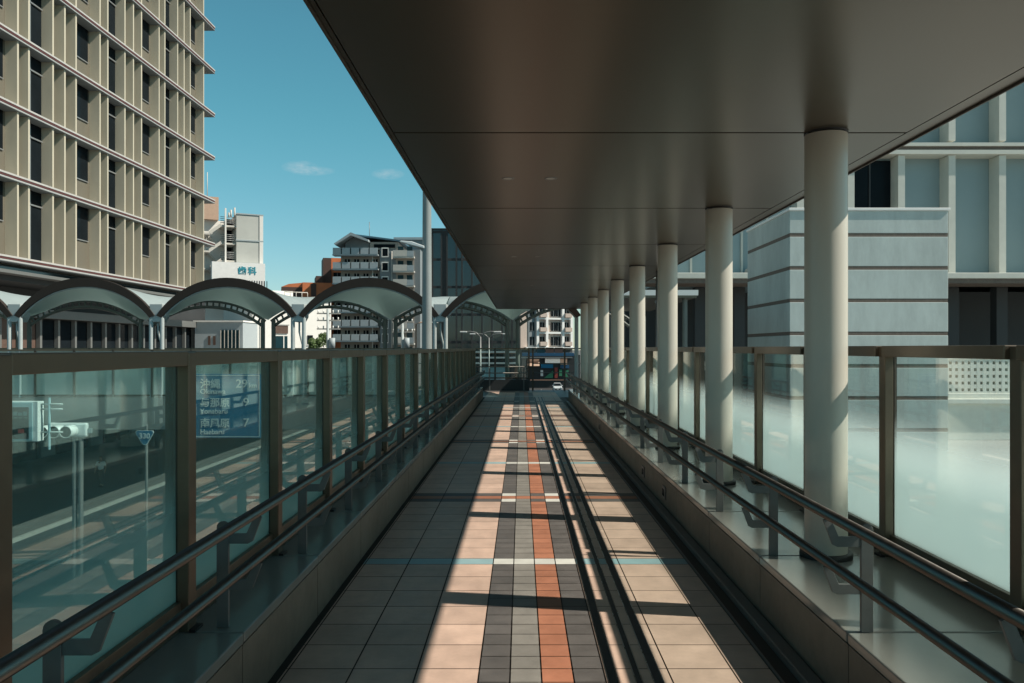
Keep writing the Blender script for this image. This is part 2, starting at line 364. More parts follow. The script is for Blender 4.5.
# cross deck in front, running left
mb = MB(); mb.box(-46, 6.3, YE+.02, 28.6, -1.0, -.02); struct(mb.build('cross_deck', M['concrete']))
mb = MB(); mb.box(-46, 6.3, YE+.03, 28.55, -.019, -.012); struct(mb.build('cross_deck_floor', mat('grey deck paving', (.13, .135, .135), .5, var=.15, scale=2)))
mb = MB(); mb.box(-34.4, -17.0, 28.62, 92, -1.0, -.02); struct(mb.build('tower_deck', M['concrete']))
# raised plaza of the station on the right
mb = MB(); mb.box(3.6, 60, -12, 60, -2.6, -1.9); struct(mb.build('station_plaza', M['plaza']))
# bridge piers
for i, yy_ in enumerate((-4, 9.5, 22)):
    t = thing('bridge_pier', ['round concrete pier under the near end of the walkway', 'round concrete pier under the middle of the walkway', 'round concrete pier under the far end of the walkway'][i], 'pier', (.3, yy_, ZG), 'concrete piers of the walkway')
    MB().lathe([(.62, ZG), (.62, -1.7)], .3, yy_).build('shaft', M['concrete'], t)
    MB().box(-1.3, 1.9, yy_-.6, yy_+.6, -1.7, -.91).build('pier_head', M['concrete'], t, bevel=.05)

# ------------------------------------------------------------------ plinth walls with coping slabs
def plinth(name, label, xe, xo, y0, y1, s):
    t = thing(name, label, 'plinth wall', ((xe+xo)/2, (y0+y1)/2, 0))
    MB().box(xe+s*.012, xo, y0, y1, -.01, ZP-.05).build('wall_base', M['joint'], t)
    ks = [y for y in [4.45+1.2*k for k in range(-9, 18)] if y0-.01 <= y <= y1+.01]
    for a, b in zip(ks, ks[1:]):
        b = min(b, y1); 
        MB().box(xe, xo, a+.006, b-.006, ZP-.045, ZP).build('coping_slab', M['coping'], t, bevel=.006)
        MB().box(xe+s*.006, xe+s*.0115, a+.004, b-.004, 0.0, ZP-.053).build('facing_slab', M['plinth'], t)
    return t
plinth('plinth_wall', 'low stone plinth with dark coping along the left glass fence', XL, -1.60, 4.45-1.2*9, 24.0, -1)
pr = plinth('plinth_wall', 'low stone plinth with pale coping carrying the row of round columns', XR, 2.28, 4.45-1.2*9, 22.45, 1)
for yv in (7.41, 8.67, 13.5):
    f = MB().box(1.323, 1.3355, yv-.075, yv+.075, .10, .215).build('floor_light', M['skirt'], pr, bevel=.003)
    MB().box(1.3215, 1.3228, yv-.05, yv+.05, .125, .19).build('lens', M['dglass'], f)

# ------------------------------------------------------------------ glass fences
def fence(name, label, x, y0k, y1k, ztop, s, zb=ZP, dy=0., gm='glass'):
    """fence along Y at x; s = +1 when the walkway is on its +X side."""
    y0, y1 = 4.45+1.2*y0k, 4.45+1.2*y1k
    t = thing(name, label, 'glass fence', (x, (y0+y1)/2, zb))
    for k in range(y0k, y1k+1):
        y = 4.45+1.2*k+dy
        mb = MB(); mb.box(x-.024+s*.035, x+.024+s*.035, y-.038, y+.038, zb, ztop-.004); p = mb.build('post', M['bronze'], t, bevel=.004)
        MB().box(x-.022-s*.02, x+.012-s*.0, y-.028, y+.028, zb, ztop-.03).build('glazing_channel', M['bronze_dark'], p)
        MB().box(x+s*.061, x+s*.085, y-.04, y+.04, zb, zb+.012).build('foot_plate', M['black'], p)
        if k < y1k:
            MB().box(x-.005, x+.005, y+.0365, y+1.1635, zb+.11, ztop-.058).build('glass_panel', M[gm], t)
            MB().box(x-s*.034, x+s*(.056 if s > 0 else .080), y+.0385, y+1.1615, ztop-.060, ztop).build('top_rail', M['bronze'], t, bevel=.004)
            q = MB().box(x-.028, x+.028, y+.0385, y+1.1615, zb+.075, zb+.125); q.box(x-.02, x+.02, y+.0385, y+1.1615, zb+.001, zb+.0745)
            q.build('bottom_rail', M['bronze'], t, bevel=.003)
    return t
fence('glass_fence', 'long bronze framed glass fence along the left edge of the walkway', -1.413, -9, 16, 1.487, 1, dy=.035, gm='glass_left')
fence('glass_fence', 'bronze framed frosted glass fence behind the row of round columns', 2.075, -9, 15, 1.512, -1)

# ------------------------------------------------------------------ double handrails
def handrail(name, label, xp, s, k0, k1, yend, off, dy=0.):
    """posts stand on the plinth at xp, rails are carried inward by s*.12."""
    t = thing(name, label, 'handrail', (xp, 9, ZP))
    xr = xp+s*off; y0 = 4.45+1.2*k0-.9
    for zc, r, nm in ((.825, .0225, 'upper_rail'), (.632, .0205, 'lower_rail')):
        MB().tube([(xr, y0, zc), (xr, yend-.25, zc), (xr, yend-.08, zc), (xr-s*.03, yend, zc-.01), (xr-s*.10, yend+.03, zc-.02)], r, 20).build(nm, M['steel'], t)
    for k in range(k0, k1+1):
        y = 4.45+1.2*k+dy
        pts = [(xp-.025, ZP+.001), (xp+.025, ZP+.001), (xp+.025, .757)]+[(xp+.025*math.cos(a*PI/8), .757+.025*math.sin(a*PI/8)) for a in range(1, 8)]+[(xp-.025, .757)]
        MB().prism(pts, y-.008, y+.008).build('post', M['steel_dark'], t, bevel=.002)
        for dz in (.017, -.176):
            pl = [(.026, .672), (off-.044, .672), (off-.024, .682), (off+.014, .782), (off-.016, .792), (off-.05, .714), (.026, .714)]
            MB().prism([(xp+s*u_, z_+dz) for u_, z_ in pl], y-.006, y+.006).build('bracket', M['steel_dark'], t, bevel=.0015)
    return t
handrail('double_handrail', 'double steel handrail on flat posts beside the left glass fence', -1.236, 1, -8, 16, 23.95, .148, dy=.055)
handrail('double_handrail', 'double steel handrail on flat posts in front of the round columns', 1.41, -1, -8, 14, 22.0, .165)

# ------------------------------------------------------------------ columns
ordn = ['nearest', 'second', 'third', 'fourth', 'fifth', 'sixth', 'seventh', 'eighth', 'ninth', 'tenth']
for k in range(9):
    y = 2.04+2.4*k
    lab = 'round cream column out of the picture beside the camera' if k == 0 else ('round cream column nearest the camera under the canopy, largest of its row' if k == 1 else 'round cream column, %s from the camera in the row under the canopy' % ordn[k-1])
    if k == 8: lab = 'round cream column farthest from the camera, last of its row'
    t = thing('round_column', lab, 'column', (1.70, y, ZP), 'round columns carrying the walkway canopy')
    MB().lathe([(.1135, ZP+.02), (.114, ZP+.06), (.114, 2.685)], 1.70, y, 56).build('shaft', M['cream'], t)
    MB().lathe([(0, ZP+.03), (.136, ZP+.03), (.141, ZP+.025), (.141, ZP+.001)], 1.70, y, 48).build('base_ring', M['black'], t)
    MB().lathe([(.112, 2.693), (.117, 2.693), (.117, 2.6995)], 1.70, y, 48).build('top_collar', M['black'], t)

# ------------------------------------------------------------------ canopy
CX0, CX1, CZ = -.745, 2.25, 2.70
t = thing('walkway_canopy', 'long flat bronze grey canopy over the right side of the walkway', 'canopy', (.75, 8.6, CZ))
cy = [4.44-2.4*4+2.4*k for k in range(12)]+[24.3]  # last bay lengthened to keep sun off the end of the floor
for a, b in zip(cy, cy[1:]):
    MB().box(CX0+.036, CX1-.105, a+.011, b-.011, CZ, CZ+.03).build('ceiling_panel', M['ceil'], t)
MB().box(CX1-.097, CX1-.012, cy[0], cy[-1], CZ, CZ+.04).build('edge_panel', M['ceil'], t)
MB().box(CX0+.012, CX0+.030, cy[0], cy[-1], CZ, CZ+.04).build('edge_panel', M['ceil'], t)
MB().box(CX0, CX0+.008, cy[0], cy[-1], CZ-.012, CZ+.22).build('fascia', M['fascia'], t)
MB().box(CX1-.008, CX1, cy[0], cy[-1], CZ-.012, CZ+.22).build('fascia', M['fascia'], t)
MB().box(CX0+.02, CX1-.02, cy[0]+.01, cy[-1]-.01, CZ+.045, CZ+.2).build('roof_deck', M['black'], t)
MB().box(CX0, CX1, cy[-1]+.002, cy[-1]+.012, CZ-.01, CZ+.22).build('fascia', M['fascia'], t)
for yl in (.84, 5.64, 10.44, 15.24, 20.04):
    for xl in (-.093, .21):
        l = MB().lathe([(.032, CZ-.0005), (.042, CZ-.004), (.045, CZ-.001), (.045, CZ+.002)], xl, yl, 28).build('downlight', M['frame'], t)
        MB().lathe([(0, CZ-.0012), (.031, CZ-.0012)], xl, yl, 24).build('lens', M['lens'], l)
# rain pipe at the right fence
t = thing('rain_pipe', 'thin grey rain pipe rising from the fence to the canopy between the columns', 'pipe', (2.13, 12.4, -.3))
MB().tube([(2.13, 12.4, -.9), (2.13, 12.4, 2.9)], .033, 16).build('pipe', M['frame'], t)
for z in (.6, 1.35, 2.2): MB().box(2.085, 2.18, 12.385, 12.415, z, z+.04).build('clamp', M['frame'], t)
# stair roof to the right of the far end
t = thing('stair_canopy', 'flat pale edged roof over the stairs right of the far columns', 'roof', (3.4, 22.5, 2.75))
MB().box(2.30, 4.55, 20.6, 28.2, 2.80, 2.86).build('soffit', M['ceil'], t)  # rear part added past the stairs to shade the cross deck
MB().box(2.28, 4.58, 20.57, 28.23, 2.8605, 3.0).build('roof_slab', M['vault_top'], t)
for yq in (20.9, 24.2, 27.9): MB().lathe([(.07, -1.9), (.07, 2.80)], 4.3, yq, 20).build('post', M['truss'], t)

# ------------------------------------------------------------------ cross deck fences
def cross_fence(name, label, y, xs, ztop, mg, zb, posts=True):
    t = thing(name, label, 'glass fence', ((xs[0]+xs[-1])/2, y, zb))
    for a in xs: MB().box(a-.03, a+.03, y-.04, y+.04, zb, ztop-.004).build('post', M['bronze_dark'], t)
    for a, b in zip(xs, xs[1:]):
        MB().box(a+.035, b-.035, y-.005, y+.005, zb+.08, ztop-.05).build('glass_panel', M[mg], t)
    MB().box(xs[0], xs[-1], y-.035, y+.035, ztop-.05, ztop).build('top_rail', M['bronze'], t)
    MB().box(xs[0], xs[-1], y-.03, y+.03, zb+.03, zb+.08).build('bottom_rail', M['bronze_dark'], t)
    return t
M['glass_pale'] = glass_mat('pale film glass', (.86, .95, .94), film=(-.2, 1.5, .8, .55), ior=1.45)
cross_fence('deck_fence', 'glass fence along the near edge of the cross deck beyond the left fence', YE+.12, [-1.75-1.2*k for k in range(34, -1, -1)], 1.46, 'glass_pale', -.012)
far_f = cross_fence('deck_fence', 'glass fence on a solid kerb along the far edge of the cross deck', 28.3, [.28-1.2*k for k in range(34, -1, -1)], 1.5, 'glass_clear', .38)
MB().box(-40.6, .30, 28.2, 28.4, -.011, .379).build('kerb_wall', M['dark_wall'], far_f)
rl = thing('end_railing', 'thin dark bar railing where the walkway ends above the street', 'railing', (1.6, 28.3, 0))
for xq in (.42, 1.55, 2.7, 3.85): MB().box(xq-.03, xq+.03, 28.27, 28.33, -.011, 1.5).build('post', M['bronze_dark'], rl)
MB().box(.42, 3.85, 28.26, 28.34, 1.46, 1.502).build('top_rail', M['bronze_dark'], rl)
for z in (.62, .95): MB().tube([(.42, 28.3, z), (3.85, 28.3, z)], .016, 8).build('rail', M['steel_dark'], rl)
hr = thing('deck_handrail', 'double handrail on the far side of the cross deck at the end of the walkway', 'handrail', (-2, 28.05, 0))
for z in (.62, .84): MB().tube([(-12, 28.02, z), (.25, 28.02, z)], .02, 10).build('rail', M['steel'], hr)
for k in range(10): MB().box(.1-1.2*k-.02, .1-1.2*k+.02, 28.03, 28.05, -.011, .80).build('post', M['steel_dark'], hr)

# ------------------------------------------------------------------ arched vault roofs over the cross deck
S = 4.37; YF, YB = 24.55, 28.5
def arc(x0, x1, zs, za, n=28):
    w = (x1-x0)/2; r = za-zs; R = (w*w+r*r)/(2*r); th = math.asin(min(1, w/R)); cx = (x0+x1)/2; cz = za-R
    return [(cx+R*math.sin(-th+2*th*i/n), cz+R*math.cos(-th+2*th*i/n)) for i in range(n+1)]
vl = {-1: 'arched roof vault cut off by the left edge of the picture', 0: 'arched roof vault in front of the dark podium at far left',
      1: 'arched roof vault in front of the white dental building', 2: 'arched roof vault in front of the grey balcony flats',
      3: 'arched roof vault partly behind the walkway canopy and tall pole', 4: 'arched roof vault at the end of the walkway right of the others'}
for i in range(-3, 4):
    J0, J1 = S*(i-3.57), S*(i-2.57); K0, K1 = S*(i-3.1), S*(i-2.1)
    if i < -1: vl[i] = 'arched roof vault outside the picture, %s past its left edge' % ('first' if i == -2 else 'second')
    t = thing('arched_roof', vl[i], 'roof vault', ((J0+J1)/2, YF, 0), 'arched roofs over the cross deck')
    fo = arc(J0+.03, J1-.03, 2.50, 3.66); fi = arc(J0+.18, J1-.18, 2.43, 3.39)
    n = len(fo)
    mb = MB()
    for yq in (YF-.10, YF+.06): mb.add([(p[0], yq, p[1]) for p in fo]+[(p[0], yq, p[1]) for p in fi], [(j, j+1, n+j+1, n+j) for j in range(n-1)])
    mb.add([(p[0], YF-.10, p[1]) for p in fo]+[(p[0], YF+.06, p[1]) for p in fo], [(j, j+1, n+j+1, n+j) for j in range(n-1)])
    mb.add([(p[0], YF-.10, p[1]) for p in fi]+[(p[0], YF+.06, p[1]) for p in fi], [(j, j+1, n+j+1, n+j) for j in range(n-1)])
    mb.build('front_rim', M['rim'], t)
    mb = MB(); mb.tube([(p[0], YF-.02, p[1]-.02) for p in fi], .028, 8); mb.build('rim_trim', M['post'], t)
    # lining and roof sheet: the back edge is scalloped half a bay out of step with the front arc
    def back_z(x, zs, za, gap=.0):
        u_ = (x-(J0-S/2)) % S; a_ = arc(gap, S-gap, zs, za, 40)
        for p, q in zip(a_, a_[1:]):
            if p[0] <= u_ <= q[0]: return p[1]+(q[1]-p[1])*(u_-p[0])/max(1e-6, q[0]-p[0])
        return zs
    for zs, za, hs, ha, nm, mm in ((2.46, 3.46, 2.50, 3.22, 'lining', 'vault'), (2.50, 3.58, 2.57, 3.34, 'roof_sheet', 'sheet')):
        mb = MB(); ns = 8; vv = []; A = arc(J0+.06, J1-.06, zs, za, 44); n4 = len(A)
        for q in range(ns+1):
            f = q/ns; f2 = f*f*(3-2*f)
            for a in A:
                xb_ = J0+(a[0]-J0-.06)/(S-.12)*S
                vv.append((a[0]*(1-f)+xb_*f, YF+.061+(YB-YF-.061)*f, a[1]*(1-f2)+back_z(xb_, hs, ha)*f2))
        mb.add(vv, [(q*n4+j, q*n4+j+1, (q+1)*n4+j+1, (q+1)*n4+j) for q in range(ns) for j in range(n4-1)], True); mb.build(nm, M[mm], t)
    for kk in ((0, 1) if i == 3 else (0,)):
        K0 = J0-S/2+kk*S; K1 = K0+S
        b1 = arc(K0+.10, K1-.10, 2.46, 3.18, 20); b2 = arc(K0+.20, K1-.20, 2.28, 2.97, 20); mb = MB()
        mb.tube([(p[0], YB, p[1]) for p in b1], .05, 8); mb.tube([(p[0], YB, p[1]) for p in b2], .055, 8)
        for j in range(1, 20): mb.tube([(b1[j][0], YB, b1[j][1]), (b2[j][0], YB, b2[j][1])], .035, 6)
        mb.build('truss', M['truss'], t)
    for xq in (J0+.17, J1-.17): MB().lathe([(.062, -.02), (.062, 2.50)], xq, YF, 18).build('front_post', M['post'], t)
    for xq in (J0+S/2-.19, J0+S/2+.19): MB().lathe([(.075, -.02), (.075, 2.50)], xq, YB, 18).build('back_post', M['truss'], t)
    gb = MB(); x = J0
    gb.prism([(x-.20, 2.86), (x+.20, 2.86), (x+.20, 2.46), (x+.11, 2.30), (x-.11, 2.30), (x-.20, 2.46)], YF-.05, YF+.45); gb.build('gutter_hopper', M['post'], t, bevel=.02)
    MB().tube([(x, YF+.1, 2.3), (x, YF+.1, 2.0), (x+.08, YF+.16, 1.6), (x+.08, YF+.16, -.02)], .03, 8).build('drain_pipe', M['post'], t)

# ------------------------------------------------------------------ tall pole with lamp arm beside the walkway
d = 21.8
t = thing('lamp_pole', 'tall thick grey pole with a short lamp arm left of the canopy', 'pole', (X(427, d), d, ZG))
px_ = X(427, d)
MB().lathe([(.16, ZG), (.145, 0), (.118, 5.5), (.10, 11)], px_, d, 32).build('pole_shaft', mat('weathered grey pole', (.27, .30, .30), .55, var=.12, scale=3, stretch=(1, 1, .2), dirt=.15), t)
a = MB(); a.tube([(px_, d, Z(250, d)), (px_-.25, d-.02, Z(247, d)), (px_-.5, d-.05, Z(243.5, d))], .035, 10); a.build('lamp_arm', M['post'], t)
l = MB(); l.prism([(px_-.06, Z(246.5, d)), (px_-.06, Z(249, d)), (px_-.42, Z(245.5, d)), (px_-.74, Z(242.3, d)), (px_-.70, Z(241.2, d)), (px_-.40, Z(242, d))], d-.13, d+.09); l.build('lamp_head', M['sign_white'], t, bevel=.015)
MB().lathe([(.165, .2), (.165, .26)], px_, d, 28).build('band', M['frame'], t)

# ------------------------------------------------------------------ signs and signals beyond the left fence
d = 24.1
x0, x1, z0, z1 = X(192.5, d), X(261, d), Z(438, d), Z(374, d)
t = thing('road_sign', 'large blue distance sign with white Japanese place names seen through the left fence', 'road sign', ((x0+x1)/2, d, z0))
MB().box(x0, x1, d-.02, d+.03, z0, z1).build('sign_panel', M['sign_blue'], t, bevel=.008)
bd = MB(); e = .03; w = .022
for (a, b, c, e2) in ((x0+e, x1-e, z1-e-w, z1-e), (x0+e, x1-e, z0+e, z0+e+w), (x0+e, x0+e+w, z0+e+w, z1-e-w), (x1-e-w, x1-e, z0+e+w, z1-e-w)): bd.box(a, b, d-.024, d-.0205, c, e2)
bd.build('border', M['sign_white'], t)
for jp, en, num, yj, ye in (('沖縄', 'Okinawa', '29', 387.5, 393.7), ('与那原', 'Yonabaru', '9', 406, 413.5), ('南風原', 'Haebaru', '7', 426.5, 434)):
    text(jp, .30 if len(jp) == 3 else .31, (X(200.5, d), d-.026, Z(yj, d)), M['sign_white'], t, bold=.004)
    text(en, .215, (X(200.5, d), d-.026, Z(ye, d)), M['sign_white'], t, bold=.002)
    text(num, .36, (X(249.5, d) if num != '29' else X(248, d), d-.026, Z(yj, d)), M['sign_white'], t, align='RIGHT', bold=.003)
text('km', .20, (X(249.3, d), d-.026, Z(387.5, d)), M['sign_white'], t)
for zq in (z0+.4, z1-.4): MB().box(x0+.2, x1-.2, d+.031, d+.25, zq-.03, zq+.03).build('bracket', M['frame'], t)
# route shield on its pole
d = 23.6; cx, cz = X(145, d), Z(436, d)
t = thing('route_sign', 'small blue rounded triangle route sign numbered 330 on a thin pole', 'road sign', (cx, d, ZG))
def shield(w, h, n=10):
    pts = []
    for (ax, az, sa) in ((-w*.78, h*.40, 100), (0, -h*.55, 205), (w*.78, h*.40, -40)):
        for j in range(n): 
            th = math.radians(sa+j*(120 if ax else 130)/(n-1)); rr = w*(.22 if ax else .42); pts.append((ax+rr*math.cos(th), az+rr*math.sin(th)))
    return pts
MB().prism([(cx+p, cz+q) for p, q in shield(.27, .27)], d-.012, d+.012).build('sign_plate', M['sign_white'], t)
MB().prism([(cx+p*.92, cz+q*.92) for p, q in shield(.27, .27)], d-.016, d-.0125).build('sign_face', M['sign_blue'], t)
text('330', .22, (cx, d-.022, cz-.07), M['sign_white'], t, align='CENTER', bold=.004)
MB().lathe([(.04, ZG), (.04, cz+.35)], cx+.02, d+.07, 14).build('pole', M['frame'], t)
# signal with three hooded lamps, side on
d = 23.2
t = thing('traffic_signal', 'white traffic signal of three hooded lamps on twin poles beyond the left fence', 'traffic light', (X(62, d), d, ZG))
zc = Z(431, d); mat_lens = mat('dark signal lens', (.02, .03, .03), .5, spec=.1)
b = MB(); b.box(X(46, d), X(86, d), d+.05, d+.22, zc-.19, zc+.23); b.build('housing', M['sign_white'], t, bevel=.06)
for xq in (48, 59.5, 71.5):
    xx = X(xq, d); ring = []
    hb = MB(); prof = [(.185, 0), (.185, .38)]
    nn = 24; vv = []
    for yy_, rr in ((d-.30, .172), (d+.06, .180), (d+.06, .160), (d-.30, .160)):
        vv += [(xx+rr*math.cos(2*PI*k/nn)+(.14 if yy_ < d else .0)*0, yy_, zc+rr*math.sin(2*PI*k/nn)) for k in range(nn)]
    hb.add(vv, [(q*nn+k, q*nn+(k+1) % nn, ((q+1) % 4)*nn+(k+1) % nn, ((q+1) % 4)*nn+k) for q in range(4) for k in range(nn)], True)
    h_ = hb.build('lamp_hood', M['sign_white'], t)
    MB().prism([(xx+.158*math.cos(2*PI*k/nn), zc+.158*math.sin(2*PI*k/nn)) for k in range(nn)], d-.285, d+.04).build('lens', mat_lens, h_)
MB().box(X(86.3, d), X(90, d), d+.09, d+.18, zc-.07, zc+.07).build('end_bracket', M['post'], t)
for xq in (72.5, 78.5): MB().lathe([(.07, ZG), (.07, zc-.19)], X(xq, d), d+.14, 14).build('pole', M['frame'], t)
# boxed display beside it
d = 22.6; x0, x1, z0, z1 = X(-14, d), X(38, d), Z(441.5, d), Z(401.5, d)
t = thing('display_box', 'white framed box with a dark screen at the far left beyond the fence', 'display sign', ((x0+x1)/2, d, ZG))
MB().box(x0, x1-.0, d, d+.30, z0, z1).build('case', M['sign_white'], t, bevel=.012)
MB().box(x0+.05, x1-.14, d-.02, d-.001, z0+.03, z1-.03).build('frame', M['cyan_box'], t, bevel=.01)
sc_ = MB().box(x0+.10, x1-.24, d-.03, d-.021, z0+.07, z1-.16).build('screen', M['dglass'], t, bevel=.006)
MB().box(X(19, d), X(25, d), d-.034, d-.0305, Z(433, d), Z(429, d)).build('red_mark', M['red_lamp'], sc_)
mk = MB()
for q in range(3): mk.box(X(14+q*5, d), X(18+q*5, d), d-.034, d-.0305, Z(415.5, d), Z(411.5+(q % 2), d)); mk.box(X(15+q*5, d), X(18+q*5, d), d-.034, d-.0305, Z(418.2, d), Z(417.2, d))
mk.build('screen_mark', mat('dim screen strokes', (.09, .17, .18), .5), sc_)
MB().lathe([(.035, -1.4), (.035, z1+.1)], x1+.24, d+.15, 14).build('pole', M['cyan_box'], t)
for zq in (Z(404.5, d), Z(409.5, d), z0+.25): MB().tube([(x1-.02, d+.15, zq), (x1+.62, d+.15, zq)], .025, 8).build('arm', M['post'], t)

# ------------------------------------------------------------------ office tower with fins, left
XT = -30.0
t = thing('office_tower', 'tall beige office tower with projecting slabs and upright fins at the left', 'building', (-40, 60, ZG))
BAY = 9.3; Y0 = 47.74-BAY*2; YC = 75.7; ZF = [6.9, 11.75, 15.97, 20.2, 24.43, 28.67, 32.9, 37.1, 41.3]
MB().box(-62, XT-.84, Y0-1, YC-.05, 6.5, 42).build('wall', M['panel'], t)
for k, z in enumerate(ZF):
    s_ = MB().box(XT-1.2, XT, Y0-1.5, YC+2.3, z-.30, z).build('floor_slab', M['slab'], t)
    MB().box(XT+.001, XT+.03, Y0-1.5, YC+2.28, z-.20, z-.10).build('edge_strip', M['red'], s_)
    MB().box(XT+.001, XT+.06, Y0-1.5, YC+2.29, z-.08, z+.03).build('edge_trim', M['slab'], s_)
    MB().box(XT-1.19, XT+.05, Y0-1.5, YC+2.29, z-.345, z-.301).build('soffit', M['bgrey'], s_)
offs = [0, 1.07, 3.58, 4.91, 6.23]
for b in range(0, 6):
    for q, o_ in enumerate(offs):
        y = Y0+BAY*b+o_
        if y > YC: continue
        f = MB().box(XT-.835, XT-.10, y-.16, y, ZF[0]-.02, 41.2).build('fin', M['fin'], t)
    y = Y0+BAY*b
    for k in range(8):
        zb, zt = ZF[k]+.05, ZF[k+1]-.36
        if y+3.4 < YC:
            wnd = MB().box(XT-.835, XT-.80, y+1.12, y+3.40, zb, zt).build('window', M['dglass'], t)
            fm = MB(); fm.box(XT-.798, XT-.74, y+2.1, y+2.2, zb, zt); fm.box(XT-.798, XT-.75, y+1.12, y+2.09, zb+.9, zb+1.0); fm.box(XT-.799, XT-.70, y+1.12, y+3.38, zt-.95, zt-.86); fm.build('frame', M['frame'], wnd)
        if y+9.2 < YC:
            for za, zc in ((zt-2.3, zt),):
                wnd = MB().box(XT-.836, XT-.80, y+7.3, y+8.9, za, zc).build('window', M['dglass'], t)  # dark pane put in for the slab's shadow at the bay top
                MB().box(XT-.799, XT-.75, y+7.3, y+8.9, za-.07 if za > zb else zc+.001, za-.001 if za > zb else zc+.07).build('frame', M['frame'], wnd)
MB().box(XT-.83, XT-.12, YC-.2, YC, ZF[0], 41.2).build('fin', M['fin'], t)
# podium below
MB().box(-62, -34.5, Y0-1, 87, ZG+.14, 6.45).build('podium_wall', M['dark_wall'], t)
MB().box(-34.45, -31.2, Y0-1, YC+1.6, 5.6, 6.52).build('podium_soffit', M['dark_wall'], t)
MB().box(-31.2, -30.3, Y0-1, YC+1.8, 5.95, 6.15).build('fascia_rail', M['steel_dark'], t)
gp = MB().box(-31.0, -30.95, Y0-1, YC+1.7, 6.16, 6.55).build('fascia_glazing', M['teal_glass'], t)
MB().box(-34.49, -33.4, Y0-1, 86.9, 3.6, 4.2).build('podium_band', M['steel_dark'], t)
for k in range(28):
    y = Y0+1+k*2.2
    if y > 84.5: break
    p = MB().box(-34.47, -34.2, y, y+1.75, -.2, 3.5).build('louvre_screen', M['brown'] if k < 12 else M['dglass'], t)
    MB().box(-34.19, -33.9, y+1.8, y+2.05, -.2, 3.55).build('mullion', M['steel_dark'], t)
    MB().box(-34.47, -34.1, y, y+1.8, ZG+.2, -2.4).build('ground_floor_panel', M['bgrey'] if k % 3 == 0 else M['dglass'], t)
MB().box(-34.46, -32.6, Y0-1, 86.9, -2.2, -1.7).build('podium_band', M['concrete'], t)

# ------------------------------------------------------------------ far buildings, left to right
def windows(mbs, parent, xs, zs, w, h, y, m='dglass', fm='frame', name='window'):
    for x in xs:
        for z in zs:
            wd = MB().box(x-w/2, x+w/2, y-.05, y+.02, z, z+h).build(name, M[m], parent)
            fr = MB(); fr.box(x-w/2-.07, x+w/2+.07, y-.10, y-.051, z-.08, z-.001); fr.box(x-.04, x+.04, y-.10, y-.0505, z, z+h)
            fr.build('frame', M[fm], wd)

# white building with the dental sign
d = 118
t = thing('clinic_building', 'white building with outside zigzag stairs and a teal dental sign', 'building', (X(235, d), d, ZG))
MB().box(X(236.5, d), X(262, d), d, d+14, ZG, Z(213.5, d)).build('stair_block', M['bpale'], t)
for yq in (213.5, 240, 263): MB().box(X(236, d), X(262.5, d), d-.12, d-.005, Z(yq+.6, d), Z(yq-.6, d)).build('wall_joint', M['balc'], t)
MB().box(X(262, d)-.5, X(262, d)+.03, d-.1, d-.004, ZG, Z(214.3, d)).build('corner_trim', M['bwhite'], t)
MB().box(X(180, d), X(236.2, d), d+4, d+14, ZG, Z(218, d)).build('wall', M['bwhite'], t)
MB().box(X(204, d), X(222, d), d+3, d+8, Z(218, d), Z(195, d)).build('roof_tower', M['tan'], t)
MB().box(X(228.5, d), X(235.5, d), d+3.9, d+3.99, ZG, Z(216, d)).build('door_recess', M['dglass'], t)
st = MB(); zl = [Z(q, d) for q in (278, 260.5, 243, 225.5)]
for k, z in enumerate(zl):
    st.box(X(221.5, d), X(236, d), d+.2, d+3.9, z-.25, z); st.box(X(205, d), X(212, d), d+.2, d+3.9, z-1.55, z-1.3)
stp = st.build('stair_landing', M['balc_white'], t)
for k, z in enumerate(zl):
    xa, xb = X(211, d), X(222, d)
    MB().prism([(xa, z-1.6), (xb, z-.3), (xb, z+.25), (xa, z-1.05)], d+.2, d+.35).build('stair_flight', M['balc_white'], t)
    if k < 3: MB().prism([(xa, zl[k+1]-1.35), (xa, zl[k+1]-.9), (xb-.4, z+.45), (xb-.4, z)], d+3.4, d+3.6).build('stair_flight', M['balc_white'], t)
    r = MB()
    for q in range(4): r.tube([(X(221.5, d), d+.25, z+.35+.28*q), (X(235.5, d), d+.25, z+.35+.28*q)], .05, 6)
    r.build('railing', M['frame'], t)
MB().box(X(225.5, d), X(227, d), d-.1, d+.15, ZG, Z(209, d)).build('stair_mast', M['bwhite'], t)
ant = MB()
for q, hq in ((233, 208), (236.5, 205.5), (231, 211)): ant.tube([(X(q, d), d+2, Z(216, d)), (X(q, d), d+2, Z(hq, d))], .12, 6)
ant.tube([(X(212.5, d), d+5, Z(196, d)), (X(212.5, d), d+5, Z(168, d))], .06, 6)
ant.build('aerial', M['balc_white'], t)
sg = MB().box(X(212.5, d), X(262.5, d), d-1.6, d-.15, Z(297, d), Z(263.5, d)).build('sign_box', M['white'], t)
for k, ch in enumerate('歯科'): text(ch, 1.25, (X(232.4+k*9.7, d-1.6), d-1.63, Z(273.3, d-1.6)), M['teal_text'], sg, ext=.02, bold=.03)
vt = MB()
for q in range(9): vt.box(X(241+q*2.4, d-1.6), X(241.8+q*2.4, d-1.6), d-1.64, d-1.602, Z(288, d-1.6), Z(280, d-1.6))
vt.build('vent_slot', M['dglass'], sg)

t.rotation_euler.z = math.radians(27)
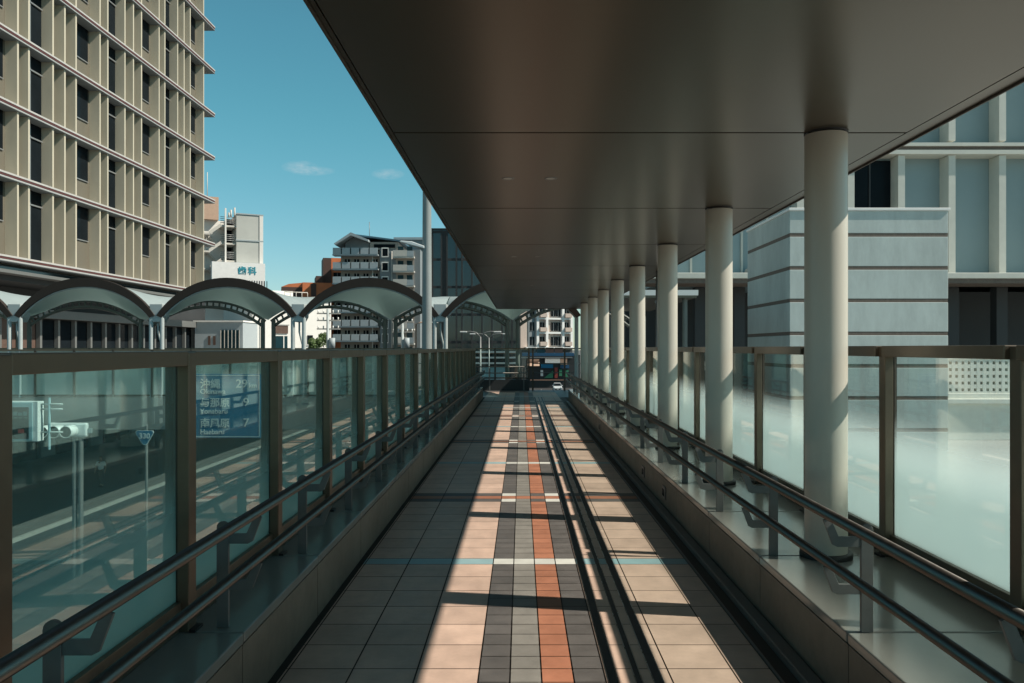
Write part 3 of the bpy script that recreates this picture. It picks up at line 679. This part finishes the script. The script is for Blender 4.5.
# low white buildings behind the vaults
d = 88
t = thing('white_house', 'low white building with a brown shutter and large window behind the posts', 'building', (X(280, d), d, ZG))
MB().box(X(253, d), X(334, d), d, d+11, ZG, Z(299, d)).build('wall', M['bwhite'], t)
MB().box(X(262, d), X(300, d), d+2, d+10, Z(299.2, d), Z(289.5, d)).build('upper_wall', M['bwhite'], t)
MB().box(X(252, d), X(335, d), d-.25, d+11.2, Z(299, d), Z(297.4, d)).build('parapet', M['bwhite'], t)
for q in range(5): MB().tube([(X(285+q*6, d), d+.1, Z(297.5, d)), (X(285+q*6, d), d+.1, Z(291.5, d))], .04, 6).build('rail_post', M['balc_white'], t)
MB().tube([(X(285, d), d+.1, Z(291.5, d)), (X(309, d), d+.1, Z(291.5, d))], .05, 6).build('roof_rail', M['balc_white'], t)
sh = MB().box(X(274, d), X(288, d), d-.12, d-.004, Z(333.5, d), Z(325.5, d)).build('shutter', M['brown'], t)
MB().box(X(273, d), X(289, d), d-.2, d-.13, Z(325.4, d), Z(324.6, d)).build('shutter_box', M['frame'], sh)
wd = MB().box(X(274, d), X(287.5, d), d-.10, d-.004, Z(352, d), Z(336, d)).build('shop_window', M['teal_glass'], t)
MB().box(X(283.2, d), X(284, d), d-.14, d-.101, Z(352, d), Z(336, d)).build('frame', M['bwhite'], wd)
wd = MB().box(X(308.5, d), X(314, d), d-.10, d-.004, Z(344, d), Z(335, d)).build('window', M['dglass'], t)
MB().box(X(308, d), X(314.5, d), d-.18, d-.101, Z(344.8, d), Z(344.1, d)).build('sill', M['bwhite'], wd)
for q in (260, 293, 304): MB().box(X(q, d), X(q+.8, d), d-.08, d-.003, ZG, Z(300, d)).build('wall_pipe', M['balc_white'], t)
t.rotation_euler.z = math.radians(36)
d = 82
t = thing('corner_shop', 'pale grey low building with a glazed front beside the dark podium', 'building', (X(220, d), d, ZG))
MB().box(X(195, d), X(243, d), d, d+9, ZG, Z(322, d)).build('wall', M['balc'], t)
MB().box(X(194, d), X(244, d), d-.2, d+9.1, Z(322, d), Z(320.5, d)).build('parapet', M['bwhite'], t)
gw = MB().box(X(221, d), X(240, d), d-.08, d-.004, Z(349, d), Z(330, d)).build('glazing', M['teal_glass'], t)
gm = MB()
for q in range(6): gm.box(X(221+q*3.7, d), X(221.5+q*3.7, d), d-.14, d-.081, Z(349, d), Z(330, d))
gm.build('frame', M['balc_white'], gw)
for q in (208.5, 213.5): MB().box(X(q, d), X(q+2.3, d), d-.08, d-.004, Z(345, d), Z(336, d)).build('window', M['brown'], t)

# orange brown flats
d = 168
t = thing('orange_flats', 'stepped orange brown block of flats behind the arched roofs', 'building', (X(320, d), d, ZG))
MB().box(X(331, d), X(358, d), d, d+7, ZG, Z(257.5, d)).build('tower_wall', M['orange'], t)
MB().box(X(323, d), X(330.9, d), d-.6, d+6, ZG, Z(258, d)).build('side_wall', M['dbrown'], t)
MB().box(X(316, d), X(323, d), d-1.2, d+6, ZG, Z(276.5, d)).build('stair_block', M['dbrown'], t)
MB().box(X(303, d), X(331, d), d-2, d+5, ZG, Z(283.5, d)).build('lower_wall', M['orange'], t)
MB().box(X(283, d), X(303, d), d-1, d+5, ZG, Z(288, d)).build('low_block', M['dbrown'], t)
MB().prism([(X(283, d), Z(288, d)), (X(290, d), Z(285, d)), (X(303, d), Z(283.5, d)), (X(303, d), Z(288, d))], d-1, d+8).build('sloped_roof', M['orange'], t)
MB().box(X(311, d), X(316, d), d-2.1, d-1.99, Z(297, d), Z(284.5, d)).build('recess', M['dbrown'], t)
windows(None, t, [X(q, d) for q in (337, 344)], [Z(q, d) for q in (279, 293, 307, 321, 335)], 1.6, 1.4, d-.02)
for q in range(5): MB().box(X(303.5, d), X(330.5, d), d-2.9, d-2.01, Z(343-q*10, d), Z(339-q*10, d)).build('balcony', M['dbrown'], t)
t.rotation_euler.z = math.radians(17)
# grey balcony flats
d = 158
t = thing('balcony_flats', 'tall grey block of flats with rows of balconies and a blue gabled roof', 'building', (X(378, d), d, ZG))
xa, xb, xc = X(341, d), X(381, d), X(421, d)
MB().box(xa, xb, d, d+15, ZG, Z(251, d)).build('wall', M['bbeige'], t)
MB().box(xb, xc, d-1.2, d+14, ZG, Z(250.5, d)).build('side_wall', M['bgrey'], t)
MB().box(X(397, d), X(415, d), d-1.35, d-1.21, ZG, Z(252, d)).build('recess_wall', M['bbeige'], t)
g_ = MB(); g_.prism([(X(337.5, d), Z(245.5, d)), (X(354, d), Z(234.5, d)), (X(371, d), Z(241.5, d)), (X(371, d), Z(243.5, d)), (X(354, d), Z(237.5, d)), (X(338.5, d), Z(247, d))], d-3, d+15); g_.build('gable_roof', M['balc'], t)
MB().prism([(X(346, d), Z(251, d)), (X(346, d), Z(243.5, d)), (X(354, d), Z(237.8, d)), (X(370, d), Z(243.6, d)), (X(370, d), Z(251, d))], d-.5, d+14).build('gable_wall', M['bgrey'], t)
MB().prism([(X(354.5, d), Z(235, d)), (X(404, d), Z(241.3, d)), (X(404, d), Z(243, d)), (X(354.5, d), Z(236.5, d))], d-1.5, d+15).build('roof', M['roofblue'], t)
MB().box(X(371, d), X(399, d), d-1.0, d+12, Z(250.3, d), Z(242.8, d)).build('penthouse', M['bbeige'], t)
MB().box(X(375, d), X(396, d), d-1.08, d-1.01, Z(248.5, d), Z(245, d)).build('window', M['dglass'], t)
k = 0
yl = 255.5
while Z(yl, d) > ZG+3:
    zb = Z(yl, d)
    b = MB().box(X(335, d), xb-.2, d-2.2, d-.02, zb-.25, zb).build('balcony', M['balc'], t)
    pn = MB()
    for q in range(5): pn.box(X(335.5+q*9.1, d), X(335.5+q*9.1+7.8, d), d-2.26, d-2.12, zb+.01, zb+1.25)
    pn.build('balcony_panel', M['balc'], b)
    gpn = MB(); gpn.box(X(335.5, d), xb-.3, d-2.10, d-2.05, zb+.01, zb+1.12); gpn.build('balcony_glass', M['teal_glass'], b)
    for q in range(4):
        wd = MB().box(X(345+q*9.3, d), X(350+q*9.3, d), d-.06, d-.001, zb+.02, zb+2.05).build('window', M['dglass'], t)
        MB().box(X(347.3+q*9.3, d), X(347.7+q*9.3, d), d-.1, d-.061, zb+.02, zb+2.05).build('frame', M['bwhite'], wd)
    zb2 = zb-.5
    b2 = MB().box(X(395, d), X(416, d), d-2.8, d-1.36, zb2-.3, zb2).build('balcony', M['balc_white'], t)
    MB().box(X(395.3, d), X(409, d), d-2.86, d-2.74, zb2+.01, zb2+1.2).build('balcony_panel', M['balc_white'], b2)
    MB().box(X(409.2, d), X(415.7, d), d-2.84, d-2.78, zb2+.01, zb2+1.1).build('balcony_panel', M['balc'], b2)
    for q in (399, 408):
        MB().box(X(q, d), X(q+5.5, d), d-1.44, d-1.355, zb2+.02, zb2+2.1).build('window', M['teal_glass'], t)
    ww = MB().box(X(383.5, d), X(389, d), d-1.3, d-1.205, zb-.3, zb+1.2).build('window', M['dglass'], t)
    wf = MB(); wf.box(X(382.8, d), X(389.7, d), d-1.34, d-1.301, zb-.5, zb-.3); wf.box(X(382.8, d), X(389.7, d), d-1.34, d-1.301, zb+1.2, zb+1.4); wf.box(X(382.8, d), X(383.5, d), d-1.34, d-1.301, zb-.3, zb+1.2); wf.box(X(389, d), X(389.7, d), d-1.34, d-1.301, zb-.3, zb+1.2)
    wf.build('frame', M['bwhite'], ww)
    yl += 14.2
MB().tube([(X(369.5, d), d, Z(240, d)), (X(369.5, d), d, Z(222, d))], .06, 6).build('aerial', M['frame'], t)
for q in (374, 393): MB().tube([(X(q, d), d-1.3, ZG), (X(q, d), d-1.3, Z(252, d))], .09, 6).build('rain_pipe', M['balc_white'], t)
# grey annex behind pole
d = 172
t = thing('grey_block', 'plain grey building between the balcony flats and the dark glass tower', 'building', (X(424, d), d, ZG))
MB().box(X(395, d), X(436, d), d, d+12, ZG, Z(240, d)).build('wall', M['bgrey'], t)
MB().box(X(394, d), X(437, d), d-.5, d+12.3, Z(240, d), Z(237.6, d)).build('roof_slab', M['balc'], t)
windows(None, t, [X(q, d) for q in (420, 427)], [Z(q, d) for q in (262, 276, 290, 304, 318, 332, 346)], 1.0, 1.5, d-.02)
# dark glass tower
d = 104
t = thing('glass_tower', 'dark teal glass tower rising behind the tall pole', 'building', (X(490, d), d, ZG))
MB().box(X(432, d), X(519, d), d, d+26, ZG, Z(229.5, d)).build('wall', M['teal_glass'], t)
mm = MB()
for q in (432.4, 441.5, 447, 456.5, 462, 472, 482, 492, 502, 512, 518.6): mm.box(X(q, d)-.10, X(q, d)+.10, d-.16, d-.004, ZG, Z(230, d))
mm.build('mullion', M['dark_wall'], t)
ff = MB(); z = Z(232, d)
while z > ZG: ff.box(X(432, d), X(519, d), d-.07, d-.003, z-.16, z+.16); z -= 3.6
ff.build('floor_band', M['dark_wall'], t)
MB().box(X(431.5, d), X(519.5, d), d-.3, d+26.2, Z(229.5, d), Z(228.6, d)).build('roof_edge', M['dark_wall'], t)
MB().box(X(441.6, d), X(446.9, d), d-.05, d-.002, ZG, Z(233, d)).build('pale_bay', M['dark_wall'], t)
pod = MB()
for q in (352, 357.5, 363): pod.box(X(470, d), X(517, d), d-1.2, d-.2, Z(q+.8, d), Z(q-.8, d))
pod.build('podium_canopy', M['balc'], t)
sf = MB().box(X(482, d), X(506, d), d-.35, d-.17, Z(386, d), Z(367, d)).build('shop_front', M['cyan_box'], t)
MB().box(X(470, d), X(516, d), d-.6, d-.36, Z(353.4, d), Z(351.8, d)).build('sign_band', M['tan'], sf)

# pale pink flats at the end of the street
d = 176
t = thing('pink_flats', 'pale pink flats with white frames seen through the last arch', 'building', (X(548, d), d, ZG))
MB().box(X(518, d), X(574, d), d, d+6, Z(349, d), Z(285, d)).build('wall', M['pale_pink'], t)
MB().box(X(519, d), X(575, d), d-.2, d+6.1, ZG, Z(349.2, d)).build('ground_floor', M['dark_wall'], t)
MB().box(X(526, d), X(533, d), d-.16, d-.005, Z(348.5, d), Z(286, d)).build('grey_bay', M['bgrey'], t)
fr = MB()
for q in (535.3, 545.5, 563.5, 573): fr.box(X(q, d)-.28, X(q, d)+.28, d-.75, d-.006, Z(346.9, d), Z(286, d))
for q in (290.5, 304.5, 318.7, 332.9): fr.box(X(534, d), X(574, d), d-.7, d-.007, Z(q+.9, d), Z(q-.9, d))
fr.build('white_frame', M['white'], t)
MB().box(X(522, d), X(574.5, d), d-1.1, d-.01, Z(349, d), Z(347, d)).build('cornice', M['white'], t)
windows(None, t, [X(q, d) for q in (530, 541, 553.5, 558.8, 568.3)], [Z(q, d) for q in (345.5, 331, 316.5, 302.5)], 1.05, 1.9, d-.16)
for q in (537, 564.8):
    for z in (345.8, 331.6, 317.4, 303.2): MB().box(X(q, d), X(q+7.5, d), d-1.3, d-.76, Z(z, d), Z(z-4.0, d)).build('balcony', M['pale_pink'], t)
t.rotation_euler.z = math.radians(24)
# shops below the flats
d = 160
t = thing('shop_row', 'street level shops with tan awning and blue sign board at the end of the road', 'building', (X(548, d), d, ZG))
MB().box(X(526, d), X(580, d), d, d+8, ZG, Z(354.8, d)).build('wall', M['dark_wall'], t)
MB().box(X(522, d), X(574, d), d-.6, d+8.2, Z(356, d), Z(353, d)).build('roof_fascia', M['shop_blue'], t)
MB().box(X(521, d), X(572, d), d-1.3, d-.7, Z(358, d), Z(356.8, d)).build('gutter', M['frame'], t)
for q in range(4): MB().box(X(528+q*9, d), X(536+q*9, d), d+1, d+1.5, Z(354.7, d), Z(347.5, d)).build('upper_window', M['teal_glass'] if q < 2 else M['dbrown'], t)
aw = MB(); aw.prism([(d-2.4, Z(365.7, d)), (d-.01, Z(358.2, d)), (d-.01, Z(362.5, d))], X(527.8, d), X(539.2, d), axis='x'); aw.build('awning', M['tan'], t)
MB().box(X(527.8, d), X(538.5, d), d-1.6, d-1.4, Z(362.4, d), Z(360.0, d)).build('awning_band', M['tan2'], t)
MB().box(X(545, d), X(560, d), d-.5, d-.02, Z(363.3, d), Z(357.8, d)).build('white_board', M['white'], t)
MB().box(X(560.2, d), X(567, d), d-.5, d-.02, Z(364.5, d), Z(358.3, d)).build('tan_board', M['tan'], t)
MB().box(X(541, d), X(553, d), d-.4, d-.02, Z(368, d), Z(364.2, d)).build('blue_board', M['sign_blue'], t)
MB().box(X(560, d), X(569, d), d-.4, d-.02, Z(368.2, d), Z(365, d)).build('blue_board', M['shop_blue'], t)
MB().prism([(X(544, d), Z(378, d)), (X(553, d), Z(370.5, d)), (X(553, d), Z(378, d))], d-.3, d-.1).build('green_banner', M['green'], t)
MB().box(X(554.5, d), X(557.5, d), d-.5, d-.1, Z(378, d), Z(367.5, d)).build('red_board', M['redsign'], t)
MB().box(X(559, d), X(562, d), d-.3, d-.1, Z(376, d), Z(369.5, d)).build('green_board', M['green'], t)
MB().box(X(565, d), X(568.5, d), d-.3, d-.1, Z(377, d), Z(370, d)).build('green_board', M['green'], t)
MB().box(X(540.5, d), X(543, d), d-.5, d-.1, Z(376, d), Z(370, d)).build('white_board', M['white'], t)
MB().box(X(530, d), X(570, d), d-2.5, d-2.0, Z(380.0, d), Z(379.2, d)).build('step', M['tan2'], t)

# ------------------------------------------------------------------ right side: stair block, station facade, lattice wall
d = 20.0; xl, xr_ = X(789.5, d), X(948, d); yb = 23.72; zt = Z(208, d)
t = thing('stair_block', 'pale blue rendered block with brown horizontal grooves beyond the right fence', 'building', ((xl+xr_)/2, d, -1.9))
lv = [zt-.03, Z(235, d), Z(268, d), Z(300.5, d), Z(333.5, d), Z(366, d), Z(398, d), Z(430, d)]
zz = zt-.07
for k, z in enumerate(lv[1:]+[-1.9]):
    MB().box(xl, xr_, d, yb, z+.045, zz).build('wall_course', M['bluewall'], t, bevel=.012)
    if k < 7: MB().box(xl+.008, xr_-.008, d+.008, yb-.008, z-.046, z+.046).build('groove', M['groove'], t)
    zz = z-.045
MB().box(xl-.03, xr_+.04, d-.04, yb+.04, zt-.069, zt).build('coping', M['white'], t, bevel=.01)

d = 35.0
t = thing('station_building', 'long blue grey station building with white upright fins and dark ground floor', 'building', (18, d, -1.9))
zA, zB, zT = Z(275, d), Z(148, d), 17.0
MB().box(X(800, d), 44, d+.8, d+24, zA, zT).build('wall', M['bluepanel'], t)
MB().box(X(655, d), X(800, d)-.02, d+.9, d+24, Z(285, d), Z(150, d)).build('wall', M['bluepanel'], t)
for q in range(5): MB().box(X(668+q*26, d), X(670+q*26, d), d+.8, d+.895, Z(284, d), Z(151, d)).build('panel_rib', M['bluefin'], t)
xf = X(898, d)
pitch = X(950, d)-X(899.5, d)
for k in range(-2, 14):
    x = xf+pitch*k
    MB().box(x, x+.30, d, d+.78, zA+.01, zB-.32).build('fin', M['bluefin'], t)
    MB().box(x, x+.30, d, d+.78, zB+.32, zT-.3).build('fin', M['bluefin'], t)
for zq, nm in ((zB, 'floor_slab'), (zT-.15, 'roof_slab')):
    s_ = MB().box(X(790, d), 44.2, d-.15, d+.79, zq-.30, zq-.12).build(nm, M['bluefin'], t); MB().box(X(790, d), 44.2, d-.05, d+.785, zq-.119, zq+.05).build('recess_band', M['groove'], s_); MB().box(X(790, d), 44.2, d-.15, d+.786, zq+.051, zq+.2).build('upper_edge', M['bluefin'], s_)
wd = MB().box(xf-pitch+.32, xf-.02, d+.70, d+.79, zA, zB-.4).build('window', M['dglass'], t)
MB().box(xf-pitch*.45, xf-pitch*.42, d+.64, d+.699, zA, zB-.4).build('frame', M['dark_wall'], wd)
MB().box(xf-2*pitch+.32, xf-pitch-.02, d+.70, d+.79, zA, zB-.4).build('window', M['dglass'], t)
MB().box(X(640, d), 44.3, d-1.3, d+.8, Z(281, d), Z(275.5, d)).build('ledge', M['bluefin'], t, bevel=.02)
MB().box(X(640, d), 44.3, d-1.2, d+.8, Z(285.5, d), Z(281.2, d)).build('ledge_band', M['groove'], t)
MB().box(X(640, d), 44, d+5, d+24, -1.89, Z(284, d)).build('ground_floor', M['dark_wall'], t)
for q in (665, 700, 740, 960, 1010, 1060): MB().box(X(q, d), X(q, d)+.5, d+1, d+1.5, -1.89, Z(285.6, d)).build('pier', M['dark_wall'], t)
eq = MB().box(X(748, d), X(762, d), d+4.2, d+4.9, Z(346, d), Z(300, d)).build('shutter', M['black'], t)
MB().box(X(748, d), X(790, d), d-1.1, d+.6, Z(275.4, d), Z(268, d)).build('roof_unit', M['greywall'], t, bevel=.05)

d = 29.5
t = thing('lattice_wall', 'pale breeze block wall pierced by square holes behind the right fence', 'wall', (X(980, d), d, -1.9))
x0, x1, z0, z1 = X(946, d), X(1008, d), Z(393, d), Z(359.5, d)
MB().box(x0, x1+3.5, d-.12, d+.3, -1.899, z0).build('wall_base', M['lattice'], t, bevel=.02)
MB().box(x0-.1, x1+3.6, d-.3, d+.32, z0-.38, z0-.2).build('ledge', M['lattice'], t, bevel=.02)
MB().box(x0, x1+3.5, d-.10, d+.28, z1, z1+.14).build('coping', M['lattice'], t, bevel=.01)
lt = MB(); nx, nzr = 10, 5; cw = (x1-x0)/nx; ch = (z1-z0)/nzr; hw = .28
for k in range(nx+1):
    a = x0+cw*(k-hw); b = x0+cw*(k+hw); lt.box(max(a, x0), min(b, x1), d-.08, d+.14, z0+.001, z1-.001)
for r in range(nzr+1):
    a = z0+ch*(r-hw); b = z0+ch*(r+hw)
    for k in range(nx): lt.box(x0+cw*(k+hw)+.001, x0+cw*(k+1-hw)-.001, d-.078, d+.138, max(a, z0+.001), min(b, z1-.001))
lt.build('block_screen', M['lattice'], t)
MB().box(x1+.02, x1+3.4, d-.06, d+.16, z0+.001, z1-.001).build('side_panel', M['bluewall'], t)
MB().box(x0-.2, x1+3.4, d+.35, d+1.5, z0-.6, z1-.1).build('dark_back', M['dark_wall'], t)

# ------------------------------------------------------------------ street furniture far away
def double_lamp(label, px, py, d, w):
    t = thing('street_lamp', label, 'street lamp', (X(px, d), d, ZG), 'twin arm street lamps along the road')
    x, z = X(px, d), Z(py, d)
    MB().tube([(x, d, ZG), (x, d, z-.4)], [.10, .06], 8).build('pole', M['frame'], t)
    for s in (-1, 1):
        a = MB(); a.tube([(x, d, z-.45), (x+s*.25*w, d, z-.05), (x+s*.6*w, d, z+.05), (x+s*w, d, z)], .05, 6); ar = a.build('arm', M['frame'], t)
        MB().box(x+s*w-.32, x+s*w+.32, d-.12, d+.12, z-.06, z+.07).build('lamp_head', M['sign_white'], t, bevel=.04)
double_lamp('pale twin arm street lamp in front of the dark glass tower', 480.5, 332, 70, 1.5)
double_lamp('pale twin arm street lamp behind the posts of the last arch', 489, 334, 92, 1.9)
t = thing('street_lamp', 'single arm street lamp reaching right past the tall pole', 'street lamp', (X(417, 60), 60, ZG))
MB().tube([(X(416, 60), 60, ZG), (X(416, 60), 60, Z(324, 60)), (X(421, 60), 60, Z(322.5, 60)), (X(430, 60), 60, Z(322.3, 60))], .06, 8).build('pole', M['tan'], t)
MB().box(X(430, 60), X(438, 60), 59.9, 60.1, Z(323, 60), Z(321.6, 60)).build('lamp_head', M['white'], t)
def utility(label, px, pt, d, arms):
    t = thing('utility_pole', label, 'utility pole', (X(px, d), d, ZG), 'utility poles behind the arched roofs')
    MB().tube([(X(px, d), d, ZG), (X(px, d), d, Z(pt, d))], [.17, .11], 10).build('pole', M['post'], t)
    for py in arms:
        a = MB().box(X(px, d)-.85, X(px, d)+.95, d-.06, d+.06, Z(py, d)-.05, Z(py, d)+.05).build('cross_arm', M['balc_white'], t)
        ins = MB()
        for q in (-.75, -.35, .4, .8): ins.tube([(X(px, d)+q, d, Z(py, d)+.05), (X(px, d)+q, d, Z(py, d)+.25)], .05, 6)
        ins.build('insulator', M['white'], a)
    MB().lathe([(0, Z(338, d)), (.24, Z(338, d)), (.24, Z(338, d)-.8), (0, Z(338, d)-.8)], X(px, d)+.38, d-.25, 14).build('transformer', M['balc'], t)
utility('utility pole with cross arms in front of the orange brown flats', 328, 309, 62, (313.5, 320.5, 329))
utility('utility pole seen under the right end of the third arch', 402.5, 319, 66, (322, 332))
# street trees
def tree(label, px, d, ztop, r, n):
    x = X(px, d); t = thing('street_tree', label, 'tree', (x, d, ZG))
    MB().tube([(x, d, ZG), (x+.1, d, ZG+(ztop-ZG)*.5), (x, d, ztop-r*.6)], [.16, .11, .04], 8).build('trunk', M['bark'], t)
    mb = MB(); rnd = random.Random(int(px))
    cl_ = [(x+rnd.uniform(-.7, .7)*r, d+rnd.uniform(-.7, .7)*r, ztop-r*rnd.uniform(.2, 2.2), r*rnd.uniform(.35, .6)) for _ in range(14)]
    for k in range(n):
        cx, cy_, cz, cr = rnd.choice(cl_); p = Vector((rnd.gauss(0, 1), rnd.gauss(0, 1), rnd.gauss(0, 1))).normalized()*cr*rnd.uniform(.4, 1)
        c = Vector((cx, cy_, cz))+p; a = Vector((rnd.gauss(0, 1), rnd.gauss(0, 1), rnd.gauss(0, 1))).normalized(); b = a.orthogonal().normalized(); s = rnd.uniform(.07, .15)
        mb.add([c-a*s, c+b*s*.6, c+a*s, c-b*s*.6], [(0,1,2,3)])
    mb.build('crown', M['leaf'], t)
tree('small yellow green street tree beside the white building under the second arch', 317, 72, Z(333, 72), .9, 2200)
#tree('low at the end of the road', 536, 120, Z(374, 120), 1.6, 2600)
#tree('dark at the end of the road', 574, 110, Z(352, 110), 1.8, 2600)
# roadside hedge masking the kerb
mb = MB(); rnd = random.Random(5)
for k in range(5000):
    c = Vector((rnd.uniform(X(529, 100), X(549, 100)), 100+rnd.uniform(-.8, .8), ZG+rnd.uniform(.05, 1.3)+.15*math.sin(k))); a = Vector((rnd.gauss(0,1), rnd.gauss(0,1), rnd.gauss(0,1))).normalized(); b = a.orthogonal(); s = .11
    mb.add([c-a*s, c+b*s*.6, c+a*s, c-b*s*.6], [(0,1,2,3)])
tag(mb.build('hedge', mat('dark hedge leaf', (.03, .045, .02), .7, var=.4, island=.4)), 'low dark roadside hedge left of the white car', 'hedge')

# ------------------------------------------------------------------ white car coming along the street
d = 148; cx = X(557.3, d)
t = thing('parked_car', 'small white car on the street beyond the end of the walkway', 'car', (cx, d, ZG))
def car_shell(prof, w0, w1, m, nm, zlo):
    mb = MB(); n = len(prof)
    L_ = [(cx-w0 if z < zlo else cx-w1, y, z) for y, z in prof]; R_ = [(cx+w0 if z < zlo else cx+w1, y, z) for y, z in prof]
    mb.add(L_+R_, [tuple(range(n)), tuple(range(2*n-1, n-1, -1))]+[(i, (i+1) % n, n+(i+1) % n, n+i) for i in range(n)]); return mb.build(nm, m, t, bevel=.06)
B = ZG
car_shell([(d-1.9, B+.28), (d-1.95, B+.62), (d-1.75, B+.86), (d-.95, B+.98), (d+1.85, B+.98), (d+1.95, B+.6), (d+1.9, B+.28)], .82, .78, M['car'], 'body', B+.7)
car_shell([(d-.98, B+.975), (d-.35, B+1.48), (d+1.3, B+1.50), (d+1.85, B+.975)], .76, .60, M['car'], 'cabin', B+1.2)
MB().add([(cx-.70, d-.965, B+1.02), (cx+.70, d-.965, B+1.02), (cx+.56, d-.42, B+1.46), (cx-.56, d-.42, B+1.46)], [(0,1,2,3)]).build('windscreen', M['dglass'], t)
for s in (-1, 1):
    MB().box(cx+s*.48, cx+s*.76, d-1.97, d-1.86, B+.62, B+.78).build('headlight', M['sign_white'], t, bevel=.03)
    MB().box(cx+s*.80, cx+s*.95, d-.85, d-.70, B+1.0, B+1.13).build('mirror', M['car'], t, bevel=.02)
    for yq in (d-1.25, d+1.25):
        w_ = MB(); w_.tube([(cx+s*.66, yq, B+.30), (cx+s*.83, yq, B+.30)], .30, 18); wh = w_.build('wheel', M['rubber'], t)
MB().box(cx-.5, cx+.5, d-1.975, d-1.93, B+.36, B+.56).build('grille', M['black'], t)
MB().box(cx-.17, cx+.17, d-1.985, d-1.976, B+.40, B+.50).build('number_plate', M['sign_white'], t)

# ------------------------------------------------------------------ person on the pavement
def skinned(name, pts, edges, radii, m, parent, sub=2):
    me = bpy.data.meshes.new(name); me.from_pydata(pts, edges, []); ob = bpy.data.objects.new(name, me); COL.objects.link(ob)
    ob.parent = parent; me.materials.append(m)
    sk = ob.modifiers.new('skin', 'SKIN'); sk.use_smooth_shade = True; su = ob.modifiers.new('sub', 'SUBSURF'); su.levels = sub; su.render_levels = sub
    for vtx, r in zip(me.skin_vertices[0].data, radii): vtx.radius = r if isinstance(r, tuple) else (r, r)
    me.skin_vertices[0].data[0].use_root = True
    return ob
d = 45.0; zp = ZG+.14
t = thing('person', 'person in a white shirt and dark trousers walking on the pavement beyond the fence', 'person', (X(101, d), d, zp))
P_ = [(0,0,.92),(0,0,1.12),(0,.01,1.34),(0,0,1.46),(0,-.01,1.54),(0,-.02,1.63),(0,-.01,1.70),
      (.10,0,.88),(.11,-.10,.48),(.11,.02,.09),(.11,-.14,.03),
      (-.10,0,.88),(-.11,.12,.49),(-.11,.22,.10),(-.11,.08,.03),
      (.19,0,1.40),(.25,.06,1.12),(.24,-.04,.88),(.24,-.08,.79),
      (-.19,0,1.40),(-.25,-.06,1.12),(-.24,-.16,.90),(-.24,-.21,.82)]
E_ = [(0,1),(1,2),(2,3),(3,4),(4,5),(5,6),(0,7),(7,8),(8,9),(9,10),(0,11),(11,12),(12,13),(13,14),(2,15),(15,16),(16,17),(17,18),(2,19),(19,20),(20,21),(21,22)]
R_ = [(.14,.10),(.13,.09),(.16,.10),.06,.055,(.078,.095),(.06,.075),.085,.06,.042,.04,.085,.06,.042,.04,.055,.042,.032,.038,.055,.042,.032,.038]
skinned('body', P_, E_, R_, M['skin'], t)
skinned('shirt', [P_[0],P_[1],P_[2],(0,0,1.44),P_[15],(.24,.04,1.2),P_[19],(-.24,-.04,1.2)], [(0,1),(1,2),(2,3),(2,4),(4,5),(2,6),(6,7)], [(.165,.12),(.155,.11),(.18,.12),.07,.075,.06,.075,.06], M['shirt'], t)
skinned('trousers', [(0,0,.95),P_[7],P_[8],(.11,.0,.14),P_[11],P_[12],(-.11,.21,.15)], [(0,1),(1,2),(2,3),(0,4),(4,5),(5,6)], [(.155,.115),.10,.075,.062,.10,.075,.062], M['trouser'], t)
skinned('hair', [(0,.03,1.62),(0,.02,1.70),(0,-.03,1.735)], [(0,1),(1,2)], [(.085,.075),(.08,.085),(.06,.06)], M['hair'], t)
for s in (-1, 1):
    y_ = -.06 if s > 0 else .14
    MB().box(X(101, d)+s*.11-.05, X(101, d)+s*.11+.05, d+y_-.13, d+y_+.12, zp+.001, zp+.085).build('shoe', M['black'], t, bevel=.03)
